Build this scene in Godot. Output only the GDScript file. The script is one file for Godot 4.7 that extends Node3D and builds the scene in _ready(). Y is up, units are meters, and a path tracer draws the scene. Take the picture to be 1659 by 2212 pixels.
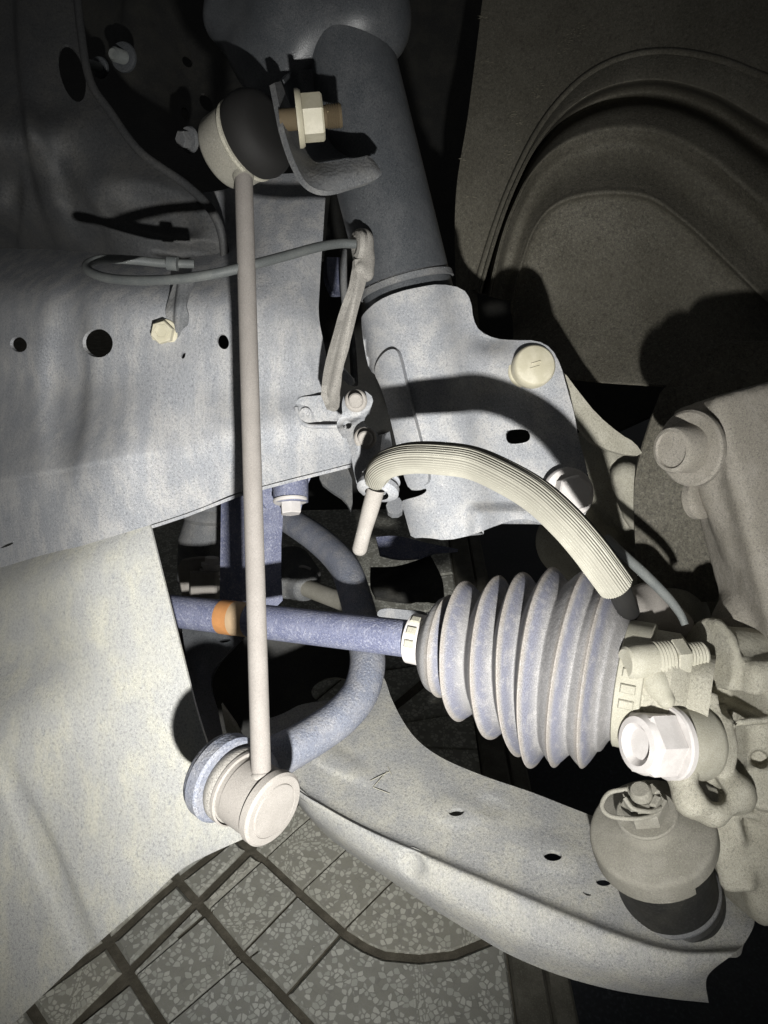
extends Node3D

# ---------------------------------------------------------------- frame of reference
const F := 1665.0                      # focal length of the picture in its working pixels (1659 x 2212)
const EYE_HEIGHT := 0.58
const PITCH := -30.0
var eye := Vector3(0, EYE_HEIGHT, 0)
var look := Basis.from_euler(Vector3(deg_to_rad(PITCH), 0, 0))
var used := {}
var M := {}
var T := {}

func P(x: float, y: float, d: float) -> Vector3:          # the point d metres in front of the eye along that line of sight
	return eye + look * Vector3((x - 829.5) / F * d, -(y - 1106.0) / F * d, -d)

func V(x: float, y: float, z: float) -> Vector3:           # a direction: right, up, towards the viewer
	return (look * Vector3(x, y, z)).normalized()

func PH(x: float, y: float, below: float) -> Vector3:      # where that line of sight meets the level so far below the eye
	var a := look * Vector3((x - 829.5) / F, -(y - 1106.0) / F, -1.0)
	return eye + a * (-below / a.y)

func pts(rows: Array) -> Array:
	var out := []
	for r in rows:
		out.append(P(r[0], r[1], r[2]))
	return out

# ---------------------------------------------------------------- meshes
class MB:
	var v := PackedVector3Array()
	var n := PackedVector3Array()
	var uv := PackedVector2Array()
	var idx := PackedInt32Array()

	func add(p: Vector3, nn: Vector3, u := Vector2.ZERO) -> int:
		v.append(p); n.append(nn); uv.append(u)
		return v.size() - 1

	func tri(a: int, b: int, c: int) -> void:             # turned so that its front is where the normals point
		var g := (v[b] - v[a]).cross(v[c] - v[a])
		if g.length_squared() < 1e-22:
			return
		if g.dot(n[a] + n[b] + n[c]) < 0:
			idx.append(a); idx.append(b); idx.append(c)
		else:
			idx.append(a); idx.append(c); idx.append(b)

	func quad(a: int, b: int, c: int, d: int) -> void:
		tri(a, b, c); tri(a, c, d)

	func flat(poly: Array, nn: Vector3) -> void:
		var k := []
		for p in poly:
			k.append(add(p, nn, Vector2(p.x, p.z)))
		for i in range(1, k.size() - 1):
			tri(k[0], k[i], k[i + 1])

static func catmull(a: Vector3, b: Vector3, c: Vector3, d: Vector3, t: float) -> Vector3:
	return 0.5 * (2.0 * b + (c - a) * t + (2.0 * a - 5.0 * b + 4.0 * c - d) * t * t + (3.0 * b - a - 3.0 * c + d) * t * t * t)

func along(line: Array, t: float) -> Vector3:              # a smooth curve through the points
	var k := line.size() - 1
	var x: float = clampf(t, 0.0, 1.0) * k
	var i: int = mini(int(x), k - 1)
	return catmull(line[maxi(i - 1, 0)], line[i], line[i + 1], line[mini(i + 2, k)], x - i)

func resample(line: Array, count: int) -> Array:           # evenly spaced points of that curve
	var fine := []
	var run := [0.0]
	var steps: int = line.size() * 12
	for i in steps + 1:
		fine.append(along(line, float(i) / steps))
		if i:
			run.append(run[i - 1] + fine[i].distance_to(fine[i - 1]))
	var out := []
	var j := 0
	for i in count:
		var want: float = run[steps] * i / (count - 1)
		while j < steps - 1 and run[j + 1] < want:
			j += 1
		out.append((fine[j] as Vector3).lerp(fine[j + 1], clampf((want - run[j]) / maxf(run[j + 1] - run[j], 1e-9), 0, 1)))
	return out

func any_across(a: Vector3) -> Vector3:
	return a.cross(Vector3.UP if absf(a.y) < 0.9 else Vector3.RIGHT).normalized()

# a tube along a smooth curve; radii are spread evenly along it; ribs > 0 gives that many lengthwise ribs
func tube(m: MB, line: Array, radii: Array, seg := 20, count := 0, ribs := 0, rib_depth := 0.0, flat_x := 1.0, cap := true) -> void:
	if count == 0:
		count = line.size() * 8
	var c := resample(line, count) if line.size() > 2 else resample([line[0], (line[0] + line[1]) / 2, line[1]], count)
	var side := any_across((c[1] - c[0]).normalized())
	var first := m.v.size()
	var run := 0.0
	for i in count:
		var dir: Vector3 = (c[mini(i + 1, count - 1)] - c[maxi(i - 1, 0)]).normalized()
		side = (side - dir * side.dot(dir)).normalized()
		var up := dir.cross(side)
		var x := float(i) / (count - 1) * (radii.size() - 1)
		var k: int = mini(int(x), maxi(radii.size() - 2, 0))
		var r: float = radii[k] if radii.size() == 1 else lerpf(radii[k], radii[k + 1], x - k)
		if i:
			run += c[i].distance_to(c[i - 1])
		for j in seg + 1:
			var a := TAU * j / seg
			var rr := r
			var tilt := 0.0
			if ribs:
				rr = r - rib_depth * pow(absf(sin(a * ribs / 2.0)), 0.6) + rib_depth * 0.5
				tilt = rib_depth * ribs * 0.5 * cos(a * ribs / 2.0) * signf(sin(a * ribs / 2.0)) / r
			var e := (side * cos(a) * flat_x + up * sin(a))
			var tang := -side * sin(a) + up * cos(a)
			m.add(c[i] + e * rr, (e + tang * tilt).normalized(), Vector2(float(j) / seg, run))
	for i in count - 1:
		for j in seg:
			var a := first + i * (seg + 1) + j
			m.quad(a, a + 1, a + seg + 2, a + seg + 1)
	if cap:
		for end in [0, count - 1]:
			var nn: Vector3 = (c[0] - c[1]).normalized() if end == 0 else (c[end] - c[end - 1]).normalized()
			var mid := m.add(c[end], nn)
			var ring := []
			for j in seg + 1:
				ring.append(m.add(m.v[first + end * (seg + 1) + j], nn))
			for j in seg:
				m.tri(mid, ring[j], ring[j + 1])

# a turned shape: profile of (distance along the axis, radius)
func lathe(m: MB, o: Vector3, axis: Vector3, prof: Array, seg := 40, crease := 0.8) -> void:
	axis = axis.normalized()
	var s := any_across(axis)
	var t := axis.cross(s)
	var k := prof.size()
	var nor := []
	var total := 0.0
	for i in k - 1:
		var d: Vector2 = prof[i + 1] - prof[i]
		total += d.length()
		nor.append(Vector2(-d.y, d.x).normalized())     # (along, out): outward when the profile runs along +axis
	var run := 0.0
	for i in k - 1:
		if prof[i].is_equal_approx(prof[i + 1]):
			continue
		var n0: Vector2 = nor[i]
		var n1: Vector2 = nor[i]
		if i > 0 and nor[i - 1].dot(nor[i]) > crease:
			n0 = (nor[i - 1] + nor[i]).normalized()
		if i < k - 2 and nor[i + 1].dot(nor[i]) > crease:
			n1 = (nor[i + 1] + nor[i]).normalized()
		var l0 := run / total
		run += (prof[i + 1] - prof[i]).length()
		var l1 := run / total
		var first := m.v.size()
		for j in seg + 1:
			var a := TAU * j / seg
			var e := s * cos(a) + t * sin(a)
			m.add(o + axis * prof[i].x + e * prof[i].y, (axis * n0.x + e * n0.y).normalized(), Vector2(float(j) / seg, l0))
			m.add(o + axis * prof[i + 1].x + e * prof[i + 1].y, (axis * n1.x + e * n1.y).normalized(), Vector2(float(j) / seg, l1))
		for j in seg:
			var a := first + j * 2
			m.quad(a, a + 1, a + 3, a + 2)

# a straight prism on a flat outline (metres, in the plane of u and v), with chamfered edges, standing h high along u x v
func prism(m: MB, o: Vector3, u: Vector3, v: Vector3, outline: PackedVector2Array, h: float, chamfer := 0.0006) -> void:
	u = u.normalized()
	var n := u.cross(v).normalized()
	v = n.cross(u)
	if Geometry2D.is_polygon_clockwise(outline):
		outline = outline.duplicate()
		outline.reverse()
	var k := outline.size()
	var inner := PackedVector2Array()
	var tris := PackedInt32Array()
	for less in [1.0, 0.4, 0.12]:                              # a slim outline takes a smaller chamfer
		inner = PackedVector2Array()
		for i in k:
			var a := (outline[i] - outline[(i + k - 1) % k]).normalized()
			var b := (outline[(i + 1) % k] - outline[i]).normalized()
			var na := Vector2(-a.y, a.x)
			var nb := Vector2(-b.y, b.x)
			var w := (na + nb).normalized()
			inner.append(outline[i] + w * chamfer * less / maxf(w.dot(na), 0.7))
		var scaled := PackedVector2Array()
		for q in inner:
			scaled.append(q * 10000.0)
		tris = Geometry2D.triangulate_polygon(scaled)
		if not tris.is_empty():
			break
	if tris.is_empty():
		tris = triangles(inner)
	for s in [1.0, -1.0]:
		var ring := []
		var z := h if s > 0 else 0.0
		for q in inner:
			ring.append(m.add(o + u * q.x + v * q.y + n * z, n * s, q))
		for i in range(0, tris.size(), 3):
			m.tri(ring[tris[i]], ring[tris[i + 1]], ring[tris[i + 2]])
	var levels := [[inner, 0.0, -0.7], [outline, chamfer, -0.15], [outline, h - chamfer, 0.15], [inner, h, 0.7]]
	for l in 3:
		for i in k:
			var j := (i + 1) % k
			var e := outline[j] - outline[i]
			var out2 := Vector2(e.y, -e.x).normalized()
			var quad := []
			for w in [[l, i], [l, j], [l + 1, j], [l + 1, i]]:
				var lev: Array = levels[w[0]]
				var q: Vector2 = lev[0][w[1]]
				var o2 := out2
				var ep := outline[w[1]] - outline[(w[1] + k - 1) % k]
				var en := outline[(w[1] + 1) % k] - outline[w[1]]
				var op := Vector2(ep.y, -ep.x).normalized()
				var on := Vector2(en.y, -en.x).normalized()
				if op.dot(on) > 0.75:
					o2 = (op + on).normalized()
				var nz: float = 0.0 if l == 1 else (-0.7 if l == 0 else 0.7)
				quad.append(m.add(o + u * q.x + v * q.y + n * float(lev[1]), (u * o2.x + v * o2.y + n * nz).normalized(), q))
			m.quad(quad[0], quad[1], quad[2], quad[3])

static func triangles(q: PackedVector2Array) -> PackedInt32Array:
	var lo := q[0]
	var hi := q[0]
	for p in q:
		lo = lo.min(p)
		hi = hi.max(p)
	var k := 1000.0 / maxf(maxf(hi.x - lo.x, hi.y - lo.y), 1e-9)
	var keep := PackedInt32Array()
	var big := PackedVector2Array()
	for i in q.size():
		var p := (q[i] - lo) * k
		if big.is_empty() or big[big.size() - 1].distance_to(p) > 0.02 and (i < q.size() - 1 or big[0].distance_to(p) > 0.02):
			big.append(p)
			keep.append(i)
	if big.size() < 3:
		return PackedInt32Array()
	var t := Geometry2D.triangulate_polygon(big)
	var out := PackedInt32Array()
	if t.is_empty():
		for i in range(1, keep.size() - 1):
			out.append_array([keep[0], keep[i], keep[i + 1]])
	for i in t:
		out.append(keep[i])
	return out

static func ring2(k: int, rx: float, ry := -1.0, turn := 0.0, c := Vector2.ZERO) -> PackedVector2Array:
	var out := PackedVector2Array()
	if ry < 0:
		ry = rx
	for i in k:
		var a := TAU * i / k
		out.append(c + Vector2(cos(a) * rx, sin(a) * ry).rotated(turn))
	return out

static func poly(flat: Array) -> PackedVector2Array:
	var out := PackedVector2Array()
	for i in range(0, flat.size(), 2):
		out.append(Vector2(flat[i], flat[i + 1]))
	return out

static func soft(outline: PackedVector2Array, rounds := 2) -> PackedVector2Array:     # corners cut round
	for r in rounds:
		var out := PackedVector2Array()
		for i in outline.size():
			var a := outline[i]
			var b := outline[(i + 1) % outline.size()]
			out.append(a.lerp(b, 0.25))
			out.append(a.lerp(b, 0.75))
		outline = out
	return outline

# a sheet of real thickness over a 2D outline with holes; f maps the 2D point to the front face
func skin(m: MB, f: Callable, outline: PackedVector2Array, holes: Array, cell: float, thick: float, uv_scale := 1.0) -> void:
	var lo := outline[0]
	var hi := outline[0]
	for q in outline:
		lo = lo.min(q)
		hi = hi.max(q)
	var nx := int(ceil((hi.x - lo.x) / cell)) + 1
	var ny := int(ceil((hi.y - lo.y) / cell)) + 1
	lo -= Vector2(cell, cell) * 0.37
	nx += 1
	ny += 1
	var e := cell * 0.2
	var mid := (lo + hi) / 2
	var sgn := 1.0
	var g := ((f.call(mid + Vector2(e, 0)) - f.call(mid - Vector2(e, 0))) as Vector3).cross(f.call(mid + Vector2(0, e)) - f.call(mid - Vector2(0, e)))
	if g.dot(eye - f.call(mid)) < 0:
		sgn = -1.0
	var loops := [outline] + holes
	var marked := {}
	for l in loops:
		for i in l.size():
			var a: Vector2 = l[i]
			var b: Vector2 = l[(i + 1) % l.size()]
			var steps := int(ceil(a.distance_to(b) / cell * 3.0)) + 1
			for k in steps:
				var q := (a.lerp(b, float(k) / steps) - lo) / cell
				marked[Vector2i(int(floor(q.x)), int(floor(q.y)))] = true
	var inside := PackedByteArray()
	inside.resize((nx + 1) * (ny + 1))
	for j in ny + 1:
		for i in nx + 1:
			var q := lo + Vector2(i, j) * cell
			var ok := Geometry2D.is_point_in_polygon(q, outline)
			if ok:
				for h in holes:
					if Geometry2D.is_point_in_polygon(q, h):
						ok = false
						break
			inside[j * (nx + 1) + i] = 1 if ok else 0
	var front := {}
	var back := {}
	var big := 100.0 / cell
	var big_outline := PackedVector2Array()
	for q in outline:
		big_outline.append(q * big)
	var big_holes := []
	for h in holes:
		var bh := PackedVector2Array()
		for q in h:
			bh.append(q * big)
		big_holes.append(bh)
	var vert := func(q: Vector2) -> Array:
		var p: Vector3 = f.call(q)
		var n: Vector3 = ((f.call(q + Vector2(e, 0)) - f.call(q - Vector2(e, 0))) as Vector3).cross(f.call(q + Vector2(0, e)) - f.call(q - Vector2(0, e))).normalized() * sgn
		return [p, n]
	var corner := func(i: int, j: int) -> void:
		var key := j * (nx + 1) + i
		if not front.has(key):
			var q := lo + Vector2(i, j) * cell
			var w: Array = vert.call(q)
			front[key] = m.add(w[0], w[1], q * uv_scale)
			back[key] = m.add(w[0] - w[1] * thick, -w[1], q * uv_scale)
	for j in ny:
		for i in nx:
			var k := j * (nx + 1) + i
			var sum := inside[k] + inside[k + 1] + inside[k + nx + 1] + inside[k + nx + 2]
			if (sum == 0 or sum == 4) and not marked.has(Vector2i(i, j)):
				if sum == 4:
					for c in [[i, j], [i + 1, j], [i, j + 1], [i + 1, j + 1]]:
						corner.call(c[0], c[1])
					m.quad(front[k], front[k + 1], front[k + nx + 2], front[k + nx + 1])
					m.quad(back[k], back[k + 1], back[k + nx + 2], back[k + nx + 1])
				continue
			var a := lo + Vector2(i, j) * cell
			# in units of a hundredth of a cell, so that small pieces survive the clipper's rounding
			var square := PackedVector2Array([a * big, (a + Vector2(cell, 0)) * big, (a + Vector2(cell, cell)) * big, (a + Vector2(0, cell)) * big])
			var pieces: Array = Geometry2D.intersect_polygons(square, big_outline)
			for h in big_holes:
				var rest := []
				for q in pieces:
					rest.append_array(Geometry2D.clip_polygons(q, h))
				pieces = rest
			for q in pieces:
				var tris := triangles(q)
				var fr := []
				var bk := []
				for zz in q:
					var z: Vector2 = zz / big
					var w: Array = vert.call(z)
					fr.append(m.add(w[0], w[1], z * uv_scale))
					bk.append(m.add(w[0] - w[1] * thick, -w[1], z * uv_scale))
				for t in range(0, tris.size(), 3):
					m.tri(fr[tris[t]], fr[tris[t + 1]], fr[tris[t + 2]])
					m.tri(bk[tris[t]], bk[tris[t + 1]], bk[tris[t + 2]])
	for l in loops.size():
		var lp: PackedVector2Array = loops[l]
		var way := 1.0 if (l == 0) == Geometry2D.is_polygon_clockwise(lp) else -1.0
		for i in lp.size():
			var a := lp[i]
			var b := lp[(i + 1) % lp.size()]
			var steps := maxi(1, int(ceil(a.distance_to(b) / cell)))
			for k in steps:
				var q0 := a.lerp(b, float(k) / steps)
				var q1 := a.lerp(b, float(k + 1) / steps)
				var w0: Array = vert.call(q0)
				var w1: Array = vert.call(q1)
				var dir: Vector3 = (w1[0] - w0[0]).normalized()
				var out: Vector3 = dir.cross(w0[1]) * way * -sgn
				m.quad(m.add(w0[0], out, q0 * uv_scale), m.add(w1[0], out, q1 * uv_scale), m.add(w1[0] - w1[1] * thick, out, q1 * uv_scale), m.add(w0[0] - w0[1] * thick, out, q0 * uv_scale))

# a smooth surface through rows of points: returns f(Vector2 in 0..1)
func surface(rows: Array, columns := 24) -> Callable:
	var grid := []
	for r in rows:
		grid.append(resample(r, columns))
	var kr := grid.size() - 1
	var kc := columns - 1
	return func(q: Vector2) -> Vector3:
		var x := q.x * kc
		var y := q.y * kr
		var i := clampi(int(floor(x)), 0, kc - 1)
		var j := clampi(int(floor(y)), 0, kr - 1)
		var col := []
		for dj in [-1, 0, 1, 2]:
			var row: Array = grid[clampi(j + dj, 0, kr)]
			col.append(catmull(row[maxi(i - 1, 0)], row[i], row[i + 1], row[mini(i + 2, kc)], x - i))
		return catmull(col[0], col[1], col[2], col[3], y - j)

func pixel_of(p: Vector3) -> Vector2:
	var c := look.inverse() * (p - eye)
	return Vector2(829.5 + c.x / -c.z * F, 1106.0 - c.y / -c.z * F)

func find_on(f: Callable, want: Vector2) -> Vector2:       # where on the surface that line of sight lands
	var best := Vector2(0.5, 0.5)
	var span := 0.5
	for round_ in 9:
		var c := best
		var least := 1e18
		for i in range(-4, 5):
			for j in range(-4, 5):
				var q := c + Vector2(i, j) * span / 4.0
				if q.x < 0 or q.x > 1 or q.y < 0 or q.y > 1:
					continue
				var e: float = pixel_of(f.call(q)).distance_squared_to(want)
				if e < least:
					least = e
					best = q
		span *= 0.42
	return best

func hole_on(f: Callable, x: float, y: float, rx: float, ry: float, turn := 0.0, k := 18) -> PackedVector2Array:
	var out := PackedVector2Array()
	for q in ring2(k, rx, ry, turn, Vector2(x, y)):
		out.append(find_on(f, q))
	return out

# a cast lump: joined and cut primitives, meshed as surface nets. each entry: [kind, ..., blend]
func lump_at(prims: Array, p: Vector3) -> float:
	var d := 1e9
	for q in prims:
		var e := 0.0
		match q[0]:
			0, 10:                                           # capsule a b ra rb
				var ab: Vector3 = q[2] - q[1]
				var h := clampf((p - q[1]).dot(ab) / ab.length_squared(), 0, 1)
				e = (p - q[1] - ab * h).length() - lerpf(q[3], q[4], h)
			1, 11:                                           # box centre basis half round
				var l: Vector3 = ((p - q[1]) * q[2]).abs() - q[3] + Vector3.ONE * q[4]
				e = l.max(Vector3.ZERO).length() + minf(maxf(l.x, maxf(l.y, l.z)), 0.0) - q[4]
			2, 12:                                           # cylinder a b r round
				var ax: Vector3 = (q[2] - q[1])
				var len := ax.length()
				ax /= len
				var w: Vector3 = p - (q[1] + q[2]) / 2
				var s := w.dot(ax)
				var l2 := Vector2((w - ax * s).length() - q[3] + q[4], absf(s) - len / 2 + q[4])
				e = l2.max(Vector2.ZERO).length() + minf(maxf(l2.x, l2.y), 0.0) - q[4]
		var k: float = q[5]
		if q[0] < 10:
			var h2 := maxf(k - absf(d - e), 0.0) / k
			d = minf(d, e) - h2 * h2 * k * 0.25
		else:
			var h3 := maxf(k - absf(d + e), 0.0) / k
			d = maxf(d, -e) + h3 * h3 * k * 0.25
	return d

func lump(m: MB, prims: Array, lo: Vector3, hi: Vector3, cell: float, rough := 0.0, seed_ := 1) -> void:
	var noise := FastNoiseLite.new()
	noise.seed = seed_
	noise.frequency = 90.0
	var nx := int((hi.x - lo.x) / cell) + 2
	var ny := int((hi.y - lo.y) / cell) + 2
	var nz := int((hi.z - lo.z) / cell) + 2
	var val := PackedFloat32Array()
	val.resize(nx * ny * nz)
	val.fill(1.0)
	var B := 5
	for bz in range(0, nz, B):
		for by in range(0, ny, B):
			for bx in range(0, nx, B):
				var c := lo + Vector3(bx + B * 0.5 - 0.5, by + B * 0.5 - 0.5, bz + B * 0.5 - 0.5) * cell
				var dc := lump_at(prims, c)
				if absf(dc) > B * cell * 1.3:
					if dc < 0:
						for z in range(bz, mini(bz + B, nz)):
							for y in range(by, mini(by + B, ny)):
								for x in range(bx, mini(bx + B, nx)):
									val[(z * ny + y) * nx + x] = -1.0
					continue
				for z in range(bz, mini(bz + B, nz)):
					for y in range(by, mini(by + B, ny)):
						for x in range(bx, mini(bx + B, nx)):
							var p := lo + Vector3(x, y, z) * cell
							val[(z * ny + y) * nx + x] = lump_at(prims, p) + (noise.get_noise_3dv(p) * rough if rough > 0 else 0.0)
	var id := {}
	for z in nz - 1:
		for y in ny - 1:
			for x in nx - 1:
				var b := (z * ny + y) * nx + x
				var neg := 0
				var c8 := [b, b + 1, b + nx, b + nx + 1, b + nx * ny, b + nx * ny + 1, b + nx * ny + nx, b + nx * ny + nx + 1]
				for c in c8:
					if val[c] < 0:
						neg += 1
				if neg == 0 or neg == 8:
					continue
				var sum := Vector3.ZERO
				var cnt := 0
				for e in [[0, 1], [2, 3], [4, 5], [6, 7], [0, 2], [1, 3], [4, 6], [5, 7], [0, 4], [1, 5], [2, 6], [3, 7]]:
					var va := val[c8[e[0]]]
					var vb := val[c8[e[1]]]
					if (va < 0) != (vb < 0):
						var t := va / (va - vb)
						var pa := Vector3(e[0] & 1, (e[0] >> 1) & 1, e[0] >> 2)
						var pb := Vector3(e[1] & 1, (e[1] >> 1) & 1, e[1] >> 2)
						sum += pa.lerp(pb, t)
						cnt += 1
				var g := Vector3(val[c8[1]] + val[c8[3]] + val[c8[5]] + val[c8[7]] - val[c8[0]] - val[c8[2]] - val[c8[4]] - val[c8[6]],
					val[c8[2]] + val[c8[3]] + val[c8[6]] + val[c8[7]] - val[c8[0]] - val[c8[1]] - val[c8[4]] - val[c8[5]],
					val[c8[4]] + val[c8[5]] + val[c8[6]] + val[c8[7]] - val[c8[0]] - val[c8[1]] - val[c8[2]] - val[c8[3]])
				id[b] = m.add(lo + (Vector3(x, y, z) + sum / cnt) * cell, g.normalized())
	var sx := 1
	var sy := nx
	var sz := nx * ny
	for b in id:
		for w in [[sx, sy, sz], [sy, sz, sx], [sz, sx, sy]]:
			if b + w[0] < val.size() and (val[b] < 0) != (val[b + w[0]] < 0):
				if id.has(b - w[1]) and id.has(b - w[2]) and id.has(b - w[1] - w[2]):
					m.quad(id[b], id[b - w[1]], id[b - w[1] - w[2]], id[b - w[2]])

# ---------------------------------------------------------------- objects
func numbered(called: String) -> String:
	used[called] = used.get(called, -1) + 1
	return called if used[called] == 0 else "%s_%03d" % [called, used[called]]

func put(called: String, m: MB, material: Material, parent: Node3D = null, at = null) -> MeshInstance3D:
	var o := MeshInstance3D.new()
	var base := Vector3.ZERO
	if parent:
		o.name = called
		var holder := parent
		while holder and holder != self:
			base += holder.position
			holder = holder.get_parent() as Node3D
	else:
		o.name = numbered(called)
		if at == null:
			var box := AABB(m.v[0], Vector3.ZERO)
			for p in m.v:
				box = box.expand(p)
			at = box.get_center()
		base = at
		o.position = at
	var a := []
	a.resize(Mesh.ARRAY_MAX)
	var moved := PackedVector3Array()
	moved.resize(m.v.size())
	for i in m.v.size():
		moved[i] = m.v[i] - base
	a[Mesh.ARRAY_VERTEX] = moved
	a[Mesh.ARRAY_NORMAL] = m.n
	a[Mesh.ARRAY_TEX_UV] = m.uv
	a[Mesh.ARRAY_INDEX] = m.idx
	var mesh := ArrayMesh.new()
	mesh.add_surface_from_arrays(Mesh.PRIMITIVE_TRIANGLES, a)
	o.mesh = mesh
	o.material_override = null
	mesh.surface_set_material(0, material)
	(parent if parent else self).add_child(o, true)
	return o

func thing(called: String, at: Vector3, label: String, category: String, group := "") -> Node3D:
	var o := Node3D.new()
	o.name = numbered(called)
	o.position = at
	add_child(o, true)
	return tag(o, label, category, group)

func tag(o: Node3D, label: String, category: String, group := "") -> Node3D:
	o.set_meta("label", label)
	o.set_meta("category", category)
	if group:
		o.set_meta("group", group)
	return o

func structure(called: String, m: MB, material: Material, label := "") -> MeshInstance3D:
	var o := put(called, m, material)
	o.set_meta("kind", "structure")
	if label:
		o.set_meta("label", label)
	return o

func v2(flat: Array) -> Array:                             # a lathe profile from a flat list
	var out := []
	for i in range(0, flat.size(), 2):
		out.append(Vector2(flat[i], flat[i + 1]))
	return out

func hexagon(across: float, turn := 0.0) -> PackedVector2Array:
	return ring2(6, across / sqrt(3.0), -1.0, turn)

# a hexagon head with a round flange, standing along axis from o
func hex_head(parent: Node3D, called: String, o: Vector3, axis: Vector3, across: float, h: float, flange: float, flange_h: float, material: Material, turn := 0.0) -> Node3D:
	var m := MB.new()
	axis = axis.normalized()
	var u := any_across(axis).rotated(axis, turn)
	prism(m, o + axis * flange_h * 0.8, u, axis.cross(u), hexagon(across), h, across * 0.045)
	var head := put(called, m, material, parent)
	if flange > 0:
		var w := MB.new()
		lathe(w, o, axis, v2([0, 0, 0, flange, flange_h * 0.55, flange, flange_h, flange * 0.94, flange_h * 1.15, across * 0.45, flange_h * 1.15, 0]), 36)
		put("flange", w, material, head)
	return head

# ---------------------------------------------------------------- materials
func noise_bytes(size: int, kind: int, freq: float, octaves: int, seed_: int, warp := 0.0) -> PackedByteArray:
	var n := FastNoiseLite.new()
	n.noise_type = kind as FastNoiseLite.NoiseType
	n.frequency = freq
	n.seed = seed_
	n.fractal_octaves = octaves
	n.fractal_type = FastNoiseLite.FRACTAL_FBM if octaves > 1 else FastNoiseLite.FRACTAL_NONE
	if warp > 0:
		n.domain_warp_enabled = true
		n.domain_warp_amplitude = warp
		n.domain_warp_frequency = freq * 1.3
	var im := n.get_seamless_image(size, size, false, false, 0.12)
	im.convert(Image.FORMAT_L8)
	return im.get_data()

var shared := {}

func mask(kind: int, freq: float, octaves: int, seed_: int, warp := 0.0) -> PackedByteArray:
	var key := "%d %f %d %d %f" % [kind, freq, octaves, seed_, warp]
	if not shared.has(key):
		shared[key] = noise_bytes(512, kind, freq, octaves, seed_, warp)
	return shared[key]

func layer(im: Image, color: Color, m: PackedByteArray, from: float, to: float, most: float) -> void:
	var lut := PackedByteArray()
	for i in 256:
		lut.append(int(255.0 * most * smoothstep(from, to, i / 255.0)))
	var over := Image.create_empty(512, 512, false, Image.FORMAT_RGBA8)
	over.fill(color.linear_to_srgb())
	var data := over.get_data()
	for i in 512 * 512:
		data[i * 4 + 3] = lut[m[i]]
	over.set_data(512, 512, false, Image.FORMAT_RGBA8, data)
	im.blend_rect(over, Rect2i(0, 0, 512, 512), Vector2i.ZERO)

# linear colours: ground, patches, pale specks, dark flecks; amounts 0..1
func grime(called: String, c0: Color, c1: Color, pale: Color, dark: Color, pale_amount: float, dark_amount: float, seed_: int, fine := 0.09) -> void:
	var im := Image.create_empty(512, 512, false, Image.FORMAT_RGBA8)
	im.fill(c0.linear_to_srgb())
	var S := FastNoiseLite.TYPE_SIMPLEX_SMOOTH
	layer(im, c1, mask(S, 0.010, 5, seed_ % 3), 0.22, 0.78, 1.0)
	layer(im, c0, mask(S, 0.040, 4, 7, 18.0), 0.45, 0.85, 0.6)
	layer(im, pale, mask(S, fine, 2, 11 + seed_ % 2, 6.0), 1.0 - pale_amount, 1.22 - pale_amount * 0.8, 0.6)
	layer(im, pale, mask(FastNoiseLite.TYPE_SIMPLEX, 0.2, 3, 15), 0.55, 0.9, 0.5)
	layer(im, dark, mask(S, 0.05, 4, 17 + seed_ % 2, 14.0), 0.98 - dark_amount, 1.25 - dark_amount, 0.5)
	layer(im, dark, mask(FastNoiseLite.TYPE_SIMPLEX, 0.33, 2, 19), 0.35, 1.0, 0.28)
	T[called] = ImageTexture.create_from_image(im)

func bump(called: String, freq: float, octaves: int, seed_: int, kind := FastNoiseLite.TYPE_SIMPLEX_SMOOTH) -> void:
	var n := FastNoiseLite.new()
	n.noise_type = kind as FastNoiseLite.NoiseType
	n.frequency = freq
	n.seed = seed_
	n.fractal_octaves = octaves
	var im := n.get_seamless_image(512, 512, false, false, 0.12)
	im.convert(Image.FORMAT_L8)
	T[called] = ImageTexture.create_from_image(im)

func mat(called: String, tex: String, scale: float, rough: float, relief := "fine", depth := 0.03, tint := Color.WHITE, grit := 0.0) -> StandardMaterial3D:
	var m := StandardMaterial3D.new()
	m.resource_name = called
	m.albedo_color = tint.linear_to_srgb()
	if tex:
		m.albedo_texture = T[tex]
	m.roughness = rough
	m.metallic = 0.0
	m.metallic_specular = 0.4
	m.uv1_triplanar = true
	m.uv1_scale = Vector3.ONE * scale
	m.uv1_triplanar_sharpness = 4.0
	if relief:
		m.heightmap_enabled = true
		m.heightmap_texture = T[relief]
		m.heightmap_scale = depth
	if grit > 0.0:
		m.detail_enabled = true
		m.detail_blend_mode = BaseMaterial3D.BLEND_MODE_MUL
		m.detail_albedo = T["soft_grit" if grit < 0.7 else ("grit" if grit < 1.5 else "coarse_grit")]
		m.detail_uv_layer = BaseMaterial3D.DETAIL_UV_2
		m.uv2_triplanar = true
		m.uv2_scale = Vector3.ONE * scale * 2.7
		m.uv2_triplanar_sharpness = 4.0
	M[called] = m
	return m

func make_grit(called: String, contrast: float) -> void:
	var im := Image.create_empty(512, 512, false, Image.FORMAT_RGBA8)
	im.fill(Color(0.93, 0.93, 0.93))
	var S := FastNoiseLite.TYPE_SIMPLEX_SMOOTH
	layer(im, Color(0.30, 0.30, 0.32), mask(S, 0.05, 4, 41, 10.0), 0.48, 0.85, 0.75 * contrast)
	layer(im, Color(1, 1, 1), mask(S, 0.07, 3, 43, 8.0), 0.5, 0.8, 0.9)
	layer(im, Color(0.16, 0.16, 0.18), mask(FastNoiseLite.TYPE_SIMPLEX, 0.16, 2, 47), 0.62, 0.85, 0.8 * contrast)
	layer(im, Color(1, 1, 1), mask(FastNoiseLite.TYPE_SIMPLEX, 0.22, 2, 53), 0.6, 0.85, 0.8)
	T[called] = ImageTexture.create_from_image(im)

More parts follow.
